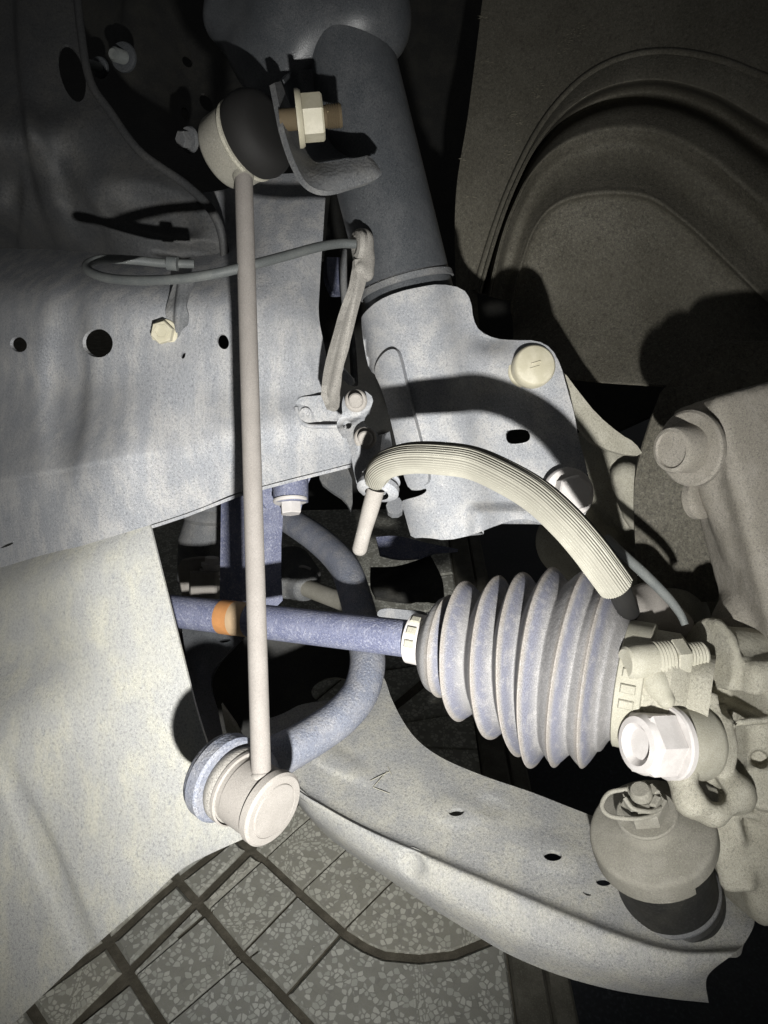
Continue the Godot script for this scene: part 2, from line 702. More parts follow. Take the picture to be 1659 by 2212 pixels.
func terrazzo() -> void:
	var s := 768
	var n := FastNoiseLite.new()
	n.noise_type = FastNoiseLite.TYPE_CELLULAR
	n.frequency = 0.045
	n.seed = 12
	n.cellular_jitter = 1.0
	n.domain_warp_enabled = true
	n.domain_warp_amplitude = 9.0
	n.domain_warp_frequency = 0.03
	n.cellular_return_type = FastNoiseLite.RETURN_DISTANCE2_SUB
	n.fractal_type = FastNoiseLite.FRACTAL_NONE
	var im := n.get_seamless_image(s, s, false, false, 0.1, false)
	im.convert(Image.FORMAT_RF)
	var edge := im.get_data().to_float32_array()
	n.cellular_return_type = FastNoiseLite.RETURN_CELL_VALUE
	im = n.get_seamless_image(s, s, false, false, 0.1, false)
	im.convert(Image.FORMAT_RF)
	var cell := im.get_data().to_float32_array()
	var fine := noise_bytes(s, FastNoiseLite.TYPE_SIMPLEX, 0.25, 3, 5)
	var low := noise_bytes(s, FastNoiseLite.TYPE_SIMPLEX_SMOOTH, 0.012, 3, 9)
	var emin := 1e9
	var emax := -1e9
	for i in range(0, s * s, 97):
		emin = minf(emin, edge[i])
		emax = maxf(emax, edge[i])
	var out := PackedByteArray()
	out.resize(s * s * 3)
	for i in s * s:
		var e := (edge[i] - emin) / (emax - emin)
		var id := fposmod(cell[i] * 7.31, 1.0)
		var w := 0.9 + 0.2 * fine[i] / 255.0
		var paste := Color(0.27, 0.272, 0.252).lerp(Color(0.37, 0.372, 0.35), low[i] / 255.0)
		var chip := Color(0.50, 0.52, 0.48).lerp(Color(0.70, 0.715, 0.67), fposmod(id * 5.7, 1.0))
		if id < 0.3:
			chip = Color(0.33, 0.335, 0.30)
		var cut := 0.07 + 0.16 * id * id
		var k := smoothstep(cut, cut + 0.07, e + (fine[i] / 255.0 - 0.5) * 0.12)
		var c := paste.lerp(chip, k * 0.8)
		c = Color(c.r * w, c.g * w, c.b * w).linear_to_srgb()
		out[i * 3] = int(clampf(c.r, 0, 1) * 255.0)
		out[i * 3 + 1] = int(clampf(c.g, 0, 1) * 255.0)
		out[i * 3 + 2] = int(clampf(c.b, 0, 1) * 255.0)
	T.terrazzo = ImageTexture.create_from_image(Image.create_from_data(s, s, false, Image.FORMAT_RGB8, out))

# dust worn off the folds of the boot in rings: u runs round it, v along its profile
func boot_dust(crests: Array) -> void:
	var w := 512
	var h := 1024
	var a := noise_bytes(512, FastNoiseLite.TYPE_SIMPLEX_SMOOTH, 0.03, 4, 21, 10.0)
	var b := noise_bytes(512, FastNoiseLite.TYPE_SIMPLEX, 0.22, 2, 22)
	var out := PackedByteArray()
	out.resize(w * h * 3)
	for y in h:
		var t := (y + 0.5) / h
		for x in w:
			var i := (y % 512) * 512 + x
			var n := a[i] / 255.0 - 0.5
			var g := b[i] / 255.0
			var q := t + n * 0.004
			var c := Color(0.222, 0.217, 0.216)
			var blue := 0.0
			var tan_ := 0.0
			for k in crests:
				blue = maxf(blue, smoothstep(0.006, 0.022, q - k) * (1.0 - smoothstep(0.026, 0.060, q - k)))
				tan_ = maxf(tan_, 1.0 - smoothstep(0.004, 0.018, absf(q - k)))
			c = c.lerp(Color(0.140, 0.146, 0.195), blue * 0.75)
			c = c.lerp(Color(0.285, 0.257, 0.228), tan_ * 0.7)
			c = c.lerp(Color(0.31, 0.30, 0.295), smoothstep(0.0, 0.3, n) * 0.4)
			var m := 0.62 + 0.76 * g
			c = Color(c.r * m, c.g * m, c.b * m).linear_to_srgb()
			var o := (y * w + x) * 3
			out[o] = int(clampf(c.r, 0, 1) * 255.0)
			out[o + 1] = int(clampf(c.g, 0, 1) * 255.0)
			out[o + 2] = int(clampf(c.b, 0, 1) * 255.0)
	T.boot = ImageTexture.create_from_image(Image.create_from_data(w, h, false, Image.FORMAT_RGB8, out))

func make_materials() -> void:
	make_grit("soft_grit", 0.3)
	make_grit("grit", 0.7)
	make_grit("coarse_grit", 1.15)
	bump("fine", 0.08, 4, 3)
	bump("pits", 0.05, 5, 4)
	bump("grain", 0.25, 2, 6)
	grime("rail", Color(0.25, 0.256, 0.27), Color(0.36, 0.356, 0.345), Color(0.46, 0.46, 0.46), Color(0.13, 0.14, 0.17), 0.34, 0.25, 31)
	grime("shield", Color(0.35, 0.35, 0.336), Color(0.43, 0.42, 0.358), Color(0.505, 0.498, 0.455), Color(0.16, 0.175, 0.20), 0.30, 0.28, 41, 0.06)
	grime("shaft", Color(0.145, 0.16, 0.255), Color(0.225, 0.24, 0.335), Color(0.48, 0.48, 0.55), Color(0.06, 0.065, 0.10), 0.47, 0.24, 51, 0.06)
	grime("bar", Color(0.215, 0.235, 0.305), Color(0.32, 0.33, 0.375), Color(0.50, 0.50, 0.53), Color(0.09, 0.095, 0.13), 0.42, 0.22, 61, 0.08)
	grime("arm", Color(0.275, 0.275, 0.27), Color(0.36, 0.35, 0.305), Color(0.45, 0.44, 0.40), Color(0.14, 0.15, 0.18), 0.36, 0.26, 63, 0.08)
	grime("yellow", Color(0.43, 0.415, 0.335), Color(0.50, 0.485, 0.40), Color(0.58, 0.57, 0.50), Color(0.24, 0.21, 0.16), 0.3, 0.16, 65)
	grime("beige", Color(0.42, 0.395, 0.365), Color(0.48, 0.455, 0.42), Color(0.55, 0.53, 0.50), Color(0.25, 0.22, 0.20), 0.30, 0.14, 71)
	grime("cast", Color(0.30, 0.285, 0.245), Color(0.37, 0.355, 0.31), Color(0.46, 0.44, 0.39), Color(0.15, 0.135, 0.115), 0.32, 0.20, 81, 0.12)
	grime("black", Color(0.020, 0.020, 0.019), Color(0.034, 0.032, 0.028), Color(0.075, 0.075, 0.07), Color(0.008, 0.008, 0.008), 0.26, 0.2, 91)
	grime("liner", Color(0.050, 0.047, 0.038), Color(0.068, 0.064, 0.052), Color(0.13, 0.125, 0.105), Color(0.03, 0.03, 0.026), 0.2, 0.12, 101)
	grime("paint", Color(0.060, 0.066, 0.072), Color(0.085, 0.09, 0.094), Color(0.15, 0.155, 0.155), Color(0.03, 0.03, 0.035), 0.25, 0.15, 111)
	grime("plated", Color(0.46, 0.43, 0.32), Color(0.54, 0.51, 0.40), Color(0.62, 0.60, 0.5), Color(0.26, 0.20, 0.13), 0.25, 0.18, 121)
	grime("earth", Color(0.085, 0.077, 0.058), Color(0.14, 0.127, 0.098), Color(0.20, 0.185, 0.15), Color(0.05, 0.045, 0.034), 0.25, 0.2, 131)
	mat("rail", "rail", 7.0, 0.72, "fine", 0.010, Color(1.25, 1.25, 1.25), 1.0)
	mat("shield", "shield", 6.0, 0.8, "grain", 0.010, Color(1.5, 1.5, 1.5), 1.0)
	mat("shaft", "shaft", 14.0, 0.6, "fine", 0.03, Color(1.2, 1.2, 1.18), 2.0)
	mat("bar", "bar", 11.0, 0.65, "fine", 0.03, Color(1.03, 1.02, 0.97), 2.0)
	mat("arm", "arm", 7.0, 0.75, "fine", 0.014, Color(1.28, 1.28, 1.28), 1.0)
	mat("yellow", "yellow", 12.0, 0.8, "grain", 0.01, Color(1.0, 1.0, 1.0), 0.5)
	mat("bracket", "rail", 9.0, 0.65, "fine", 0.014, Color(1.25, 1.25, 1.25), 1.0)
	mat("beige", "beige", 12.0, 0.85, "grain", 0.006, Color(0.74, 0.735, 0.725), 0.5)
	mat("rod", "beige", 12.0, 0.85, "grain", 0.006, Color(0.60, 0.59, 0.585), 0.5)
	mat("hose", "beige", 16.0, 0.85, "grain", 0.004, Color(0.59, 0.605, 0.55))
	mat("cast", "cast", 9.0, 0.85, "pits", 0.02, Color(1.42, 1.42, 1.34), 1.0)
	mat("caliper", "cast", 9.0, 0.85, "pits", 0.02, Color(1.05, 1.02, 1.0), 1.0)
	mat("black", "black", 5.0, 0.6, "fine", 0.02)
	mat("liner", "liner", 3.0, 0.75, "grain", 0.008, Color(2.6, 2.55, 2.5), 1.0)
	mat("mud", "liner", 9.0, 0.9, "grain", 0.008, Color(3.0, 2.95, 2.8))
	mat("seat", "black", 6.0, 0.5, "fine", 0.02, Color(1.3, 1.45, 1.6))
	mat("wing", "rail", 6.0, 0.7, "fine", 0.02, Color(0.19, 0.19, 0.186), 1.0)
	var d := mat("diode", "", 1.0, 0.5, "", 0.0)
	d.emission_enabled = true
	d.emission = Color(1, 0.98, 0.95)
	d.emission_energy_multiplier = 3.0
	mat("paint", "paint", 8.0, 0.38, "grain", 0.008, Color(1.15, 1.15, 1.15), 1.0)
	mat("grey_plate", "rail", 9.0, 0.7, "fine", 0.03, Color(0.62, 0.62, 0.61), 1.0)
	mat("plated", "plated", 20.0, 0.42, "grain", 0.006)
	mat("rubber", "", 10.0, 0.75, "grain", 0.006, Color(0.013, 0.0125, 0.012))
	mat("rust", "plated", 25.0, 0.8, "grain", 0.01, Color(0.24, 0.195, 0.15))
	mat("pale", "beige", 18.0, 0.6, "grain", 0.004, Color(1.3, 1.32, 1.38))
	mat("cable", "paint", 12.0, 0.6, "grain", 0.004, Color(1.3, 1.3, 1.2))
	mat("cable_pale", "beige", 14.0, 0.8, "fine", 0.02, Color(0.8, 0.81, 0.79), 2.0)
	mat("cup", "cast", 9.0, 0.9, "grain", 0.01, Color(0.85, 0.85, 0.83), 0.5)
	mat("band", "beige", 22.0, 0.7, "grain", 0.004, Color(1.0, 0.50, 0.20))
	mat("band_worn", "beige", 22.0, 0.7, "grain", 0.004, Color(0.95, 0.74, 0.50))
	mat("groove", "earth", 8.0, 0.95, "pits", 0.05)
	mat("slate", "black", 2.0, 0.4, "grain", 0.004, Color(1.0, 1.1, 1.35))
	mat("dull", "paint", 12.0, 0.6, "grain", 0.004, Color(2.2, 2.2, 2.0))
	mat("edging", "earth", 5.0, 0.7, "fine", 0.02, Color(1.1, 1.16, 1.22))
	M.rail.uv1_scale = Vector3(11, 4.5, 11)
	M.shield.uv1_scale = Vector3(8, 5, 8)
	terrazzo()
	mat("terrazzo", "terrazzo", 7.0, 0.75, "grain", 0.01)
	M.terrazzo.uv1_world_triplanar = true
	M.groove.uv1_world_triplanar = true

# ---------------------------------------------------------------- the place
func _ready() -> void:
	var cam := Camera3D.new()
	cam.name = "camera"
	cam.position = eye
	cam.basis = look
	cam.fov = rad_to_deg(2.0 * atan(1106.0 / F))
	cam.near = 0.02
	cam.far = 40.0
	add_child(cam)
	cam.current = true
	var env := Environment.new()
	env.background_mode = Environment.BG_COLOR
	env.background_color = Color(0.045, 0.046, 0.047).linear_to_srgb()
	env.tonemap_mode = Environment.TONE_MAPPER_LINEAR
	env.tonemap_exposure = 1.0
	env.sdfgi_enabled = true
	env.ssao_enabled = true
	env.ssil_enabled = true
	var we := WorldEnvironment.new()
	we.environment = env
	add_child(we)
	# main light, out of view: white hand light below the lens, tube narrows its beam
	var at := eye + look * Vector3(0.028, -0.150, 0.0)
	var aim := (P(640, 1260, 0.45) - at).normalized()
	var lamp := AreaLight3D.new()
	lamp.name = "unseen_hand_light"
	lamp.area_size = Vector2(0.012, 0.012)
	lamp.light_color = Color(1.0, 0.995, 0.98)
	lamp.light_energy = 0.66
	lamp.shadow_enabled = true
	lamp.set("area_range", 8.0)
	lamp.set("area_attenuation", 2.0)
	lamp.look_at_from_position(at, at + aim, Vector3.UP)
	add_child(lamp)
	make_materials()
	build_lamp(at, aim)
	build_ground()
	build_body()
	build_inside()
	build_strut()
	build_knuckle()
	build_arm()
	build_shaft()
	build_link()
	build_hoses()

func build_lamp(at: Vector3, aim: Vector3) -> void:
	var unseen_lamp := thing("unseen_hand_lamp", at, "unseen small black hand lamp below the lens, its tube dims the edges of the beam", "lamp")
	var m := MB.new()
	lathe(m, at, aim, v2([-0.06, 0, -0.06, 0.011, 0.0165, 0.011, 0.0165, 0.0095, -0.004, 0.0095, -0.004, 0]), 48)  # unseen tube blocks part of the light so the beam fades outwards
	put("tube", m, M.rubber, unseen_lamp)
	m = MB.new()
	lathe(m, at - aim * 0.0015, aim, v2([-0.001, 0.006, 0, 0.006, 0, 0]), 32)
	put("diode", m, M.diode, unseen_lamp)

func line_floor(flat: Array) -> PackedVector2Array:
	var out := PackedVector2Array()
	for i in range(0, flat.size(), 2):
		var p := PH(flat[i], flat[i + 1], EYE_HEIGHT)
		out.append(Vector2(p.x, p.z) * 1000.0)
	return out

func build_ground() -> void:
	var g := MB.new()
	g.flat([Vector3(-4, -0.0035, 1), Vector3(0.13, -0.0035, 1), Vector3(0.13, -0.0035, -6), Vector3(-4, -0.0035, -6)], Vector3.UP)
	var ground := structure("ground", g, M.groove, "dark earth in the joints of the terrazzo paving")
	# where the joints run, wide ones first
	var wide := [[75, 2190, 120, 2260], [150, 1900, 235, 2034, 290, 2119, 350, 2212, 420, 2330], [300, 1780, 385, 1900, 450, 1974, 520, 2059, 590, 2129, 665, 2209, 780, 2330],
		[430, 1715, 525, 1820, 575, 1859, 650, 1929, 745, 2014, 790, 2043, 830, 2060, 904, 2067, 979, 2059, 1054, 2029, 1150, 1985],
		[215, 2045, 250, 2020, 330, 1945, 385, 1898, 450, 1848, 560, 1760], [838, 1535, 856, 1517, 919, 1463, 1000, 1400]]
	var thin := [[395, 2012, 450, 1964, 575, 1850, 640, 1790, 730, 1715], [505, 2073, 525, 2054, 650, 1924, 740, 1840, 850, 1735], [615, 2150, 745, 2004, 830, 1919, 940, 1812], [250, 2140, 295, 2104, 430, 1989, 450, 1972],
		[300, 2268, 365, 2209, 505, 2089, 545, 2060], [90, 2280, 170, 2212, 280, 2124], [700, 1460, 838, 1443, 917, 1432, 1060, 1410], [760, 1580, 885, 1557, 946, 1547, 1060, 1530], [850, 1610, 946, 1615, 1060, 1618], [560, 1780, 640, 1640], [620, 1560, 900, 1330], [700, 1380, 1000, 1300], [600, 1290, 1040, 1230]]
	var pieces: Array = [PackedVector2Array([Vector2(-700, -1500), Vector2(92, -1500), Vector2(92, 250), Vector2(-700, 250)])]
	for group in [[wide, 3.6, 2500.0], [thin, 1.2, 5.0]]:
		for l in group[0]:
			var line := line_floor(l)
			var k := line.size()
			line[0] += (line[0] - line[1]).normalized() * float(group[2])
			line[k - 1] += (line[k - 1] - line[k - 2]).normalized() * float(group[2])
			for cut in Geometry2D.offset_polyline(line, group[1], Geometry2D.JOIN_MITER, Geometry2D.END_BUTT):
				var next := []
				for q in pieces:
					var got := Geometry2D.clip_polygons(q, cut)
					var hole := false
					for w in got:
						if Geometry2D.is_polygon_clockwise(w):
							hole = true
					if hole:
						next.append(q)
					else:
						next.append_array(got)
				pieces = next
	var rng := RandomNumberGenerator.new()
	rng.seed = 4
	var variants := []
	for k in 4:
		var w: StandardMaterial3D = M.terrazzo.duplicate()
		w.albedo_color = Color.from_hsv(0.11, 0.01 + 0.012 * k, 0.94 + 0.02 * k)
		w.uv1_offset = Vector3(k * 0.37, k * 0.21, k * 0.53)
		variants.append(w)
	for q in pieces:
		var area := 0.0
		var s := PackedVector2Array()
		for i in q.size():
			area += q[i].cross(q[(i + 1) % q.size()]) / 2
			s.append(q[i] / 1000.0)
		if absf(area) < 60:
			continue
		var m := MB.new()
		var lift := rng.randf_range(-0.0004, 0.0004)
		prism(m, Vector3(0, -0.012 + lift, 0), Vector3.RIGHT, Vector3(0, 0, -1), flip(s), 0.012, 0.0024)
		put("paving_tile", m, variants[rng.randi() % 4], ground)
	# edging strip and the dark lane beside it
	var e := MB.new()
	var zz := [[0.0935, 0.1185, 0.003], [0.1195, 0.137, 0.0005]]
	for w in zz:
		var outline := PackedVector2Array([Vector2(w[0], -0.3), Vector2(w[1], -0.3), Vector2(w[1], 2.6), Vector2(w[0], 2.6)])
		var mm := MB.new()
		prism(mm, Vector3(0, -0.02, 0), Vector3.RIGHT, Vector3(0, 0, -1), outline, 0.02 + w[2], 0.0022)
		e.v.append_array(mm.v)
		e.n.append_array(mm.n)
		e.uv.append_array(mm.uv)
		var off := e.v.size() - mm.v.size()
		for i in mm.idx:
			e.idx.append(i + off)
	structure("kerb_edging", e, M.edging, "grey edging strip along the side of the paving")
	var r := MB.new()
	r.flat([Vector3(0.131, -0.012, 1), Vector3(4, -0.012, 1), Vector3(4, -0.012, -6), Vector3(0.131, -0.012, -6)], Vector3.UP)
	structure("road", r, M.slate, "dark smooth lane beyond the edging strip")

func flip(s: PackedVector2Array) -> PackedVector2Array:
	var o := PackedVector2Array()
	for q in s:
		o.append(Vector2(q.x, -q.y))
	return o

# bulges and dents: [x, y, rx, ry, turn, height towards the viewer in metres]
func pressed(f: Callable, marks: Array) -> Callable:
	var toward := V(0, 0, 1)
	return func(q: Vector2) -> Vector3:
		var p: Vector3 = f.call(q)
		var w := pixel_of(p)
		var h := 0.0
		for k in marks:
			var e := (w - Vector2(k[0], k[1])).rotated(-k[4]) / Vector2(k[2], k[3])
			var d := e.length_squared()
			if d < 6.0:
				h += k[5] * exp(-d * d)
		return p + toward * h

func rect(x0 := 0.0, y0 := 0.0, x1 := 1.0, y1 := 1.0) -> PackedVector2Array:
	return PackedVector2Array([Vector2(x0, y0), Vector2(x1, y0), Vector2(x1, y1), Vector2(x0, y1)])

func build_body() -> void:
	# --- frame rail
	var f := surface([
		pts([[-90, 440, .88], [150, 440, .75], [300, 430, .67], [480, 410, .56], [560, 380, .55], [706, 372, .545]]),
		pts([[-90, 500, .76], [200, 504, .615], [420, 506, .575], [575, 500, .515], [698, 500, .516]]),
		pts([[-90, 580, .665], [200, 584, .533], [420, 590, .507], [575, 600, .490], [690, 615, .496]]),
		pts([[-90, 650, .62], [200, 650, .50], [420, 652, .481], [575, 664, .478], [688, 680, .485]]),
		pts([[-90, 740, .615], [200, 740, .495], [420, 740, .477], [575, 745, .474], [700, 745, .480]]),
		pts([[-90, 840, .61], [280, 835, .485], [480, 840, .474], [722, 845, .477]]),
		pts([[-90, 1020, .598], [195, 976, .484], [345, 951, .470], [500, 918, .466], [756, 890, .474]]),
		pts([[-90, 1066, .597], [195, 1012, .483], [345, 987, .470], [500, 954, .466], [757, 924, .475]]),
		pts([[-90, 1110, .60], [195, 1050, .487], [345, 1022, .474], [500, 985, .470], [758, 950, .479]]),
		pts([[-90, 1245, .612], [0, 1226, .571], [200, 1172, .502], [415, 1104, .488], [515, 1064, .487], [762, 1000, .494]])])
	f = pressed(f, [[140, 830, 46, 190, 0.05, -0.007], [700, 800, 30, 260, 0, -0.004]])
	var rail := thing("chassis_rail", P(300, 860, .47), "grey dust-covered chassis rail with round holes, behind the thin vertical rod", "chassis rail")
	var m := MB.new()
	var holes := [hole_on(f, 40, 744, 19, 16, 0.5), hole_on(f, 211, 741, 33, 31, 0.4, 26), hole_on(f, 482, 738, 12, 17, -0.35), hole_on(f, 396, 767, 4.5, 8, 0.2, 12), hole_on(f, 14, 1178, 16, 3, -0.35, 12)]
	skin(m, f, rect(), holes, 0.016, 0.0022)
	put("rail_face", m, M.rail, rail)
	m = MB.new()                                               # the edge turned in below
	skin(m, surface([pts([[-90, 1247, .6145], [0, 1228, .5735], [200, 1174, .5045], [415, 1106, .4905], [515, 1066, .4895], [762, 1002, .4965]]), pts([[-90, 1225, .66], [0, 1206, .62], [200, 1156, .543], [415, 1090, .533], [515, 1053, .53], [762, 992, .537]])]), rect(), [], 0.05, 0.002)
	put("return_flange", m, M.rail, rail)
	# tab plate pressed on the rail beside the hose clip
	m = MB.new()
	var fq := func(q: Vector2) -> Vector3: return P(q.x, q.y, 0.473 + (q.x - 640) * 0.00002)
	skin(m, fq, soft(poly([638, 872, 646, 858, 668, 856, 735, 850, 735, 900, 700, 908, 676, 918, 660, 920, 646, 906, 638, 890])), [], 6.0, 0.004)
	put("tab", m, M.rail, rail)
	m = MB.new()
	tube(m, [P(640, 880, .472), P(646, 905, .471), P(664, 919, .470), P(700, 921, .470), P(742, 920, .470)], [0.0014], 8)
	put("tab_lip", m, M.bracket, rail)
	m = MB.new()
	lathe(m, P(660, 893, .472), V(0.1, -0.1, 1), v2([-.001, 0.0, 0, .0035, 0.001, .0035, .0012, .0026, .0006, .002, .0006, 0]), 20)
	put("weld_nub", m, M.rail, rail)
	# flange bolt with a wire strap, on the rail
	var b := thing("rail_bolt", P(357, 718, .48), "yellowish flange bolt with hexagon head on the chassis rail, under the wire strap", "bolt")
	hex_head(b, "head", P(357, 720, .480), V(-0.05, -0.12, 1), 0.0125, 0.006, 0.0088, 0.0022, M.plated, 0.3)
	m = MB.new()
	lathe(m, P(357, 720, .480) + V(-0.05, -0.12, 1) * 0.0078, V(-0.05, -0.12, 1), v2([0, .0052, .0004, .0052, .0004, .0036, -.0006, .003, -.0006, 0]), 6)
	put("recess", m, M.plated, b)
	m = MB.new()
	var strap := thing("wire_strap", P(385, 660, .47), "dark ribbed strap holding the thin wire, running down to the rail bolt", "strap")
	skin(m, pressed(surface([pts([[378, 605, .484], [420, 603, .483]]), pts([[366, 640, .481], [408, 634, .479]]), pts([[358, 672, .4765], [402, 660, .4755]]), pts([[362, 700, .4785], [408, 690, .4775]]), pts([[376, 742, .4795], [398, 738, .4785]]), pts([[390, 765, .4795], [399, 763, .4795]])]), [[388, 655, 9, 70, 0.1, 0.003]]), rect(), [], 0.06, 0.0016)
	put("band", m, M.grey_plate, strap)
	# --- lower shield at the left
	f = surface([
		pts([[-90, 1236, .622], [0, 1210, .578], [150, 1166, .520], [316, 1104, .4965]]),
		pts([[-90, 1300, .60], [0, 1280, .556], [160, 1240, .500], [338, 1190, .485]]),
		pts([[-90, 1420, .56], [60, 1410, .52], [200, 1400, .485], [388, 1390, .470]]),
		pts([[-90, 1540, .53], [60, 1540, .494], [220, 1530, .477], [423, 1528, .462]]),
		pts([[-90, 1640, .504], [80, 1640, .489], [240, 1640, .473], [452, 1620, .458]]),
		pts([[-90, 1760, .50], [100, 1760, .484], [260, 1750, .469], [490, 1720, .455]]),
		pts([[-90, 1900, .496], [60, 1890, .484], [230, 1850, .467], [520, 1775, .452]]),
		pts([[-90, 2330, .49], [28, 2212, .482], [200, 2048, .468], [318, 1946, .460], [384, 1884, .456], [440, 1851, .452], [524, 1813, .449]])])
	f = pressed(f, [[110, 1880, 30, 240, -0.42, -0.003]])
	var sh := MB.new()
	skin(sh, f, rect(), [], 0.02, 0.002)
	tag(put("splash_shield", sh, M.shield), "large pale scuffed splash shield filling the lower left", "splash shield")
	# --- dark inner wing at the upper left: near panel with a turned edge, and the panel behind it
	f = surface([
		pts([[-160, -160, .62], [0, -140, .61], [110, -120, .60], [158, -90, .60]]),
		pts([[-160, 60, .58], [0, 60, .575], [90, 60, .57], [172, 60, .575]]),
		pts([[-150, 200, .55], [0, 200, .545], [110, 210, .545], [192, 172, .56]]),
		pts([[-140, 300, .53], [0, 300, .525], [110, 290, .525], [236, 240, .55]]),
		pts([[-130, 380, .58], [40, 385, .555], [170, 370, .53], [302, 328, .535]]),
		pts([[-120, 450, .60], [60, 455, .565], [240, 440, .518], [402, 400, .522]]),
		pts([[-110, 510, .68], [80, 515, .60], [280, 505, .522], [457, 456, .518]]),
		pts([[-100, 560, .72], [100, 560, .63], [300, 555, .53], [484, 522, .524]]),
		pts([[-90, 620, .74], [150, 622, .65], [300, 622, .54], [488, 626, .535]])])
	f = pressed(f, [[330, 455, 105, 42, 0.32, -0.016], [400, 540, 66, 18, 0.05, -0.010], [105, 400, 26, 160, -0.25, 0.006], [180, 470, 30, 120, -0.5, -0.005], [60, 120, 22, 190, -0.08, 0.005], [20, 480, 22, 120, 0.1, -0.006]])
	m = MB.new()
	skin(m, f, rect(), [hole_on(f, 156, 158, 26, 64, -0.25, 24)], 0.02, 0.002)
	var wing := thing("inner_wing", P(200, 300, .53), "black inner wing panel with a slot and a curved turned edge, top left", "inner wing panel")
	put("panel", m, M.wing, wing)
	m = MB.new()
	tube(m, [P(160, -90, .598), P(174, 60, .573), P(194, 172, .558), P(237, 240, .548), P(303, 328, .533), P(402, 399, .520), P(457, 455, .512), P(482, 520, .521), P(487, 620, .531)], [0.003], 10, 80)
	put("turned_edge", m, M.wing, wing)
	f = surface([
		pts([[80, -140, .80], [420, -140, .82], [760, -140, .84]]),
		pts([[100, 200, .72], [420, 180, .76], [760, 180, .80]]),
		pts([[200, 420, .60], [450, 380, .64], [720, 380, .70]]),
		pts([[380, 640, .55], [520, 600, .57], [700, 560, .60]])])
	f = pressed(f, [[430, 120, 60, 180, 0.2, -0.02], [300, 60, 40, 120, 0.2, 0.015], [560, 330, 80, 120, -0.7, 0.012]])
	m = MB.new()
	skin(m, f, rect(), [hole_on(f, 405, 133, 10, 14, -0.6, 12), hole_on(f, 445, 221, 12, 22, -0.5, 12), hole_on(f, 400, 246, 8, 15, -0.3, 12), hole_on(f, 560, 168, 7, 7, 0, 12)], 0.03, 0.002)
	tag(put("wheelhouse_panel", m, M.black), "black wheelhouse panel with small holes behind the inner wing", "wheelhouse panel")
	for k in [[268, 124, .69, 0.006, "small threaded stud with a light tip on the black wheelhouse panel, the larger of two"], [216, 146, .68, 0.0042, "smaller of two studs on the black wheelhouse panel, beside the slot"]]:
		var st := thing("threaded_stud", P(k[0], k[1], k[2]), k[4], "stud")
		var axis := V(-0.25, -0.35, 0.9)
		m = MB.new()
		var prof := [0, 0, 0, k[3]]
		for i in 9:
			prof.append_array([0.002 + i * 0.0016, k[3], 0.0028 + i * 0.0016, k[3] * 0.88])
		prof.append_array([0.018, k[3] * 0.7, 0.018, 0.0])
		lathe(m, P(k[0], k[1], k[2]), axis, v2(prof), 24)
		put("thread", m, M.dull, st)
		m = MB.new()
		lathe(m, P(k[0], k[1], k[2] + 0.002), axis, v2([0, 0, 0, k[3] * 2.1, 0.002, k[3] * 2.0, 0.004, k[3] * 1.1, 0.004, 0]), 24)
		put("washer", m, M.paint, st)
	var cb := thing("clip_bolt", P(412, 300, .62), "dull dark bolt on the wheelhouse panel just left of the upper joint", "bolt")
	hex_head(cb, "head", P(412, 302, .62), V(-0.6, -0.3, 0.7), 0.012, 0.008, 0.010, 0.003, M.grey_plate)
	# --- wheel arch liner at the upper right
	var lin := thing("wheel_arch_liner", P(1300, 400, .6), "dark brown plastic wheel arch liner with a stepped arch pressed in it", "wheel arch liner")
	f = surface([
		pts([[1058, -160, .72], [1200, -160, .70], [1420, -160, .66], [1760, -160, .60]]),
		pts([[1042, 0, .70], [1200, 0, .68], [1420, 0, .645], [1760, 0, .58]]),
		pts([[1012, 240, .66], [1180, 240, .645], [1400, 230, .615], [1760, 220, .555]]),
		pts([[985, 420, .635], [1150, 430, .62], [1400, 430, .595], [1760, 430, .535]]),
		pts([[985, 620, .62], [1150, 620, .605], [1400, 640, .575], [1760, 660, .52]]),
		pts([[1000, 800, .61], [1150, 820, .595], [1400, 850, .56], [1760, 860, .51]])])
	# the arch cuts through the sheet: everything inside it is the pocket
	var arch := [[1030, 630], [1046, 570], [1075, 480], [1110, 390], [1160, 290], [1215, 215], [1280, 158], [1360, 124], [1450, 115], [1550, 132], [1640, 166], [1740, 205]]
	var cut := PackedVector2Array()
	for a in arch:
		cut.append(find_on(f, Vector2(a[0], a[1])))
	cut.append(Vector2(1.1, cut[cut.size() - 1].y))
	cut.append(Vector2(1.1, 1.1))
	cut.append(Vector2(cut[0].x, 1.1))
	var left: Array = Geometry2D.clip_polygons(rect(), cut)
	m = MB.new()
	for q in left:
		if q.size() > 4:
			skin(m, f, q, [], 0.022, 0.002)
	put("sheet", m, M.liner, lin)
	var depth_of := func(x: float, y: float) -> float:
		var q := find_on(f, Vector2(clampf(x, 1000, 1745), clampf(y, -100, 840)))
		return -(look.inverse() * (f.call(q) - eye)).z
	# lines of the pocket, from the lip inwards: crest of the bulge, inner step, floor
	var crest := [[1058, 640], [1068, 590], [1088, 510], [1112, 445], [1150, 372], [1210, 315], [1295, 281], [1380, 276], [1450, 294], [1540, 345], [1655, 445], [1745, 525]]
	var inner_step := [[1108, 650], [1118, 600], [1135, 545], [1152, 500], [1185, 455], [1235, 428], [1312, 416], [1400, 426], [1480, 480], [1570, 565], [1655, 650], [1745, 740]]
	var floor_line := [[1108, 760], [1120, 780], [1140, 800], [1180, 810], [1220, 815], [1260, 820], [1320, 825], [1400, 830], [1480, 835], [1560, 840], [1650, 845], [1745, 850]]
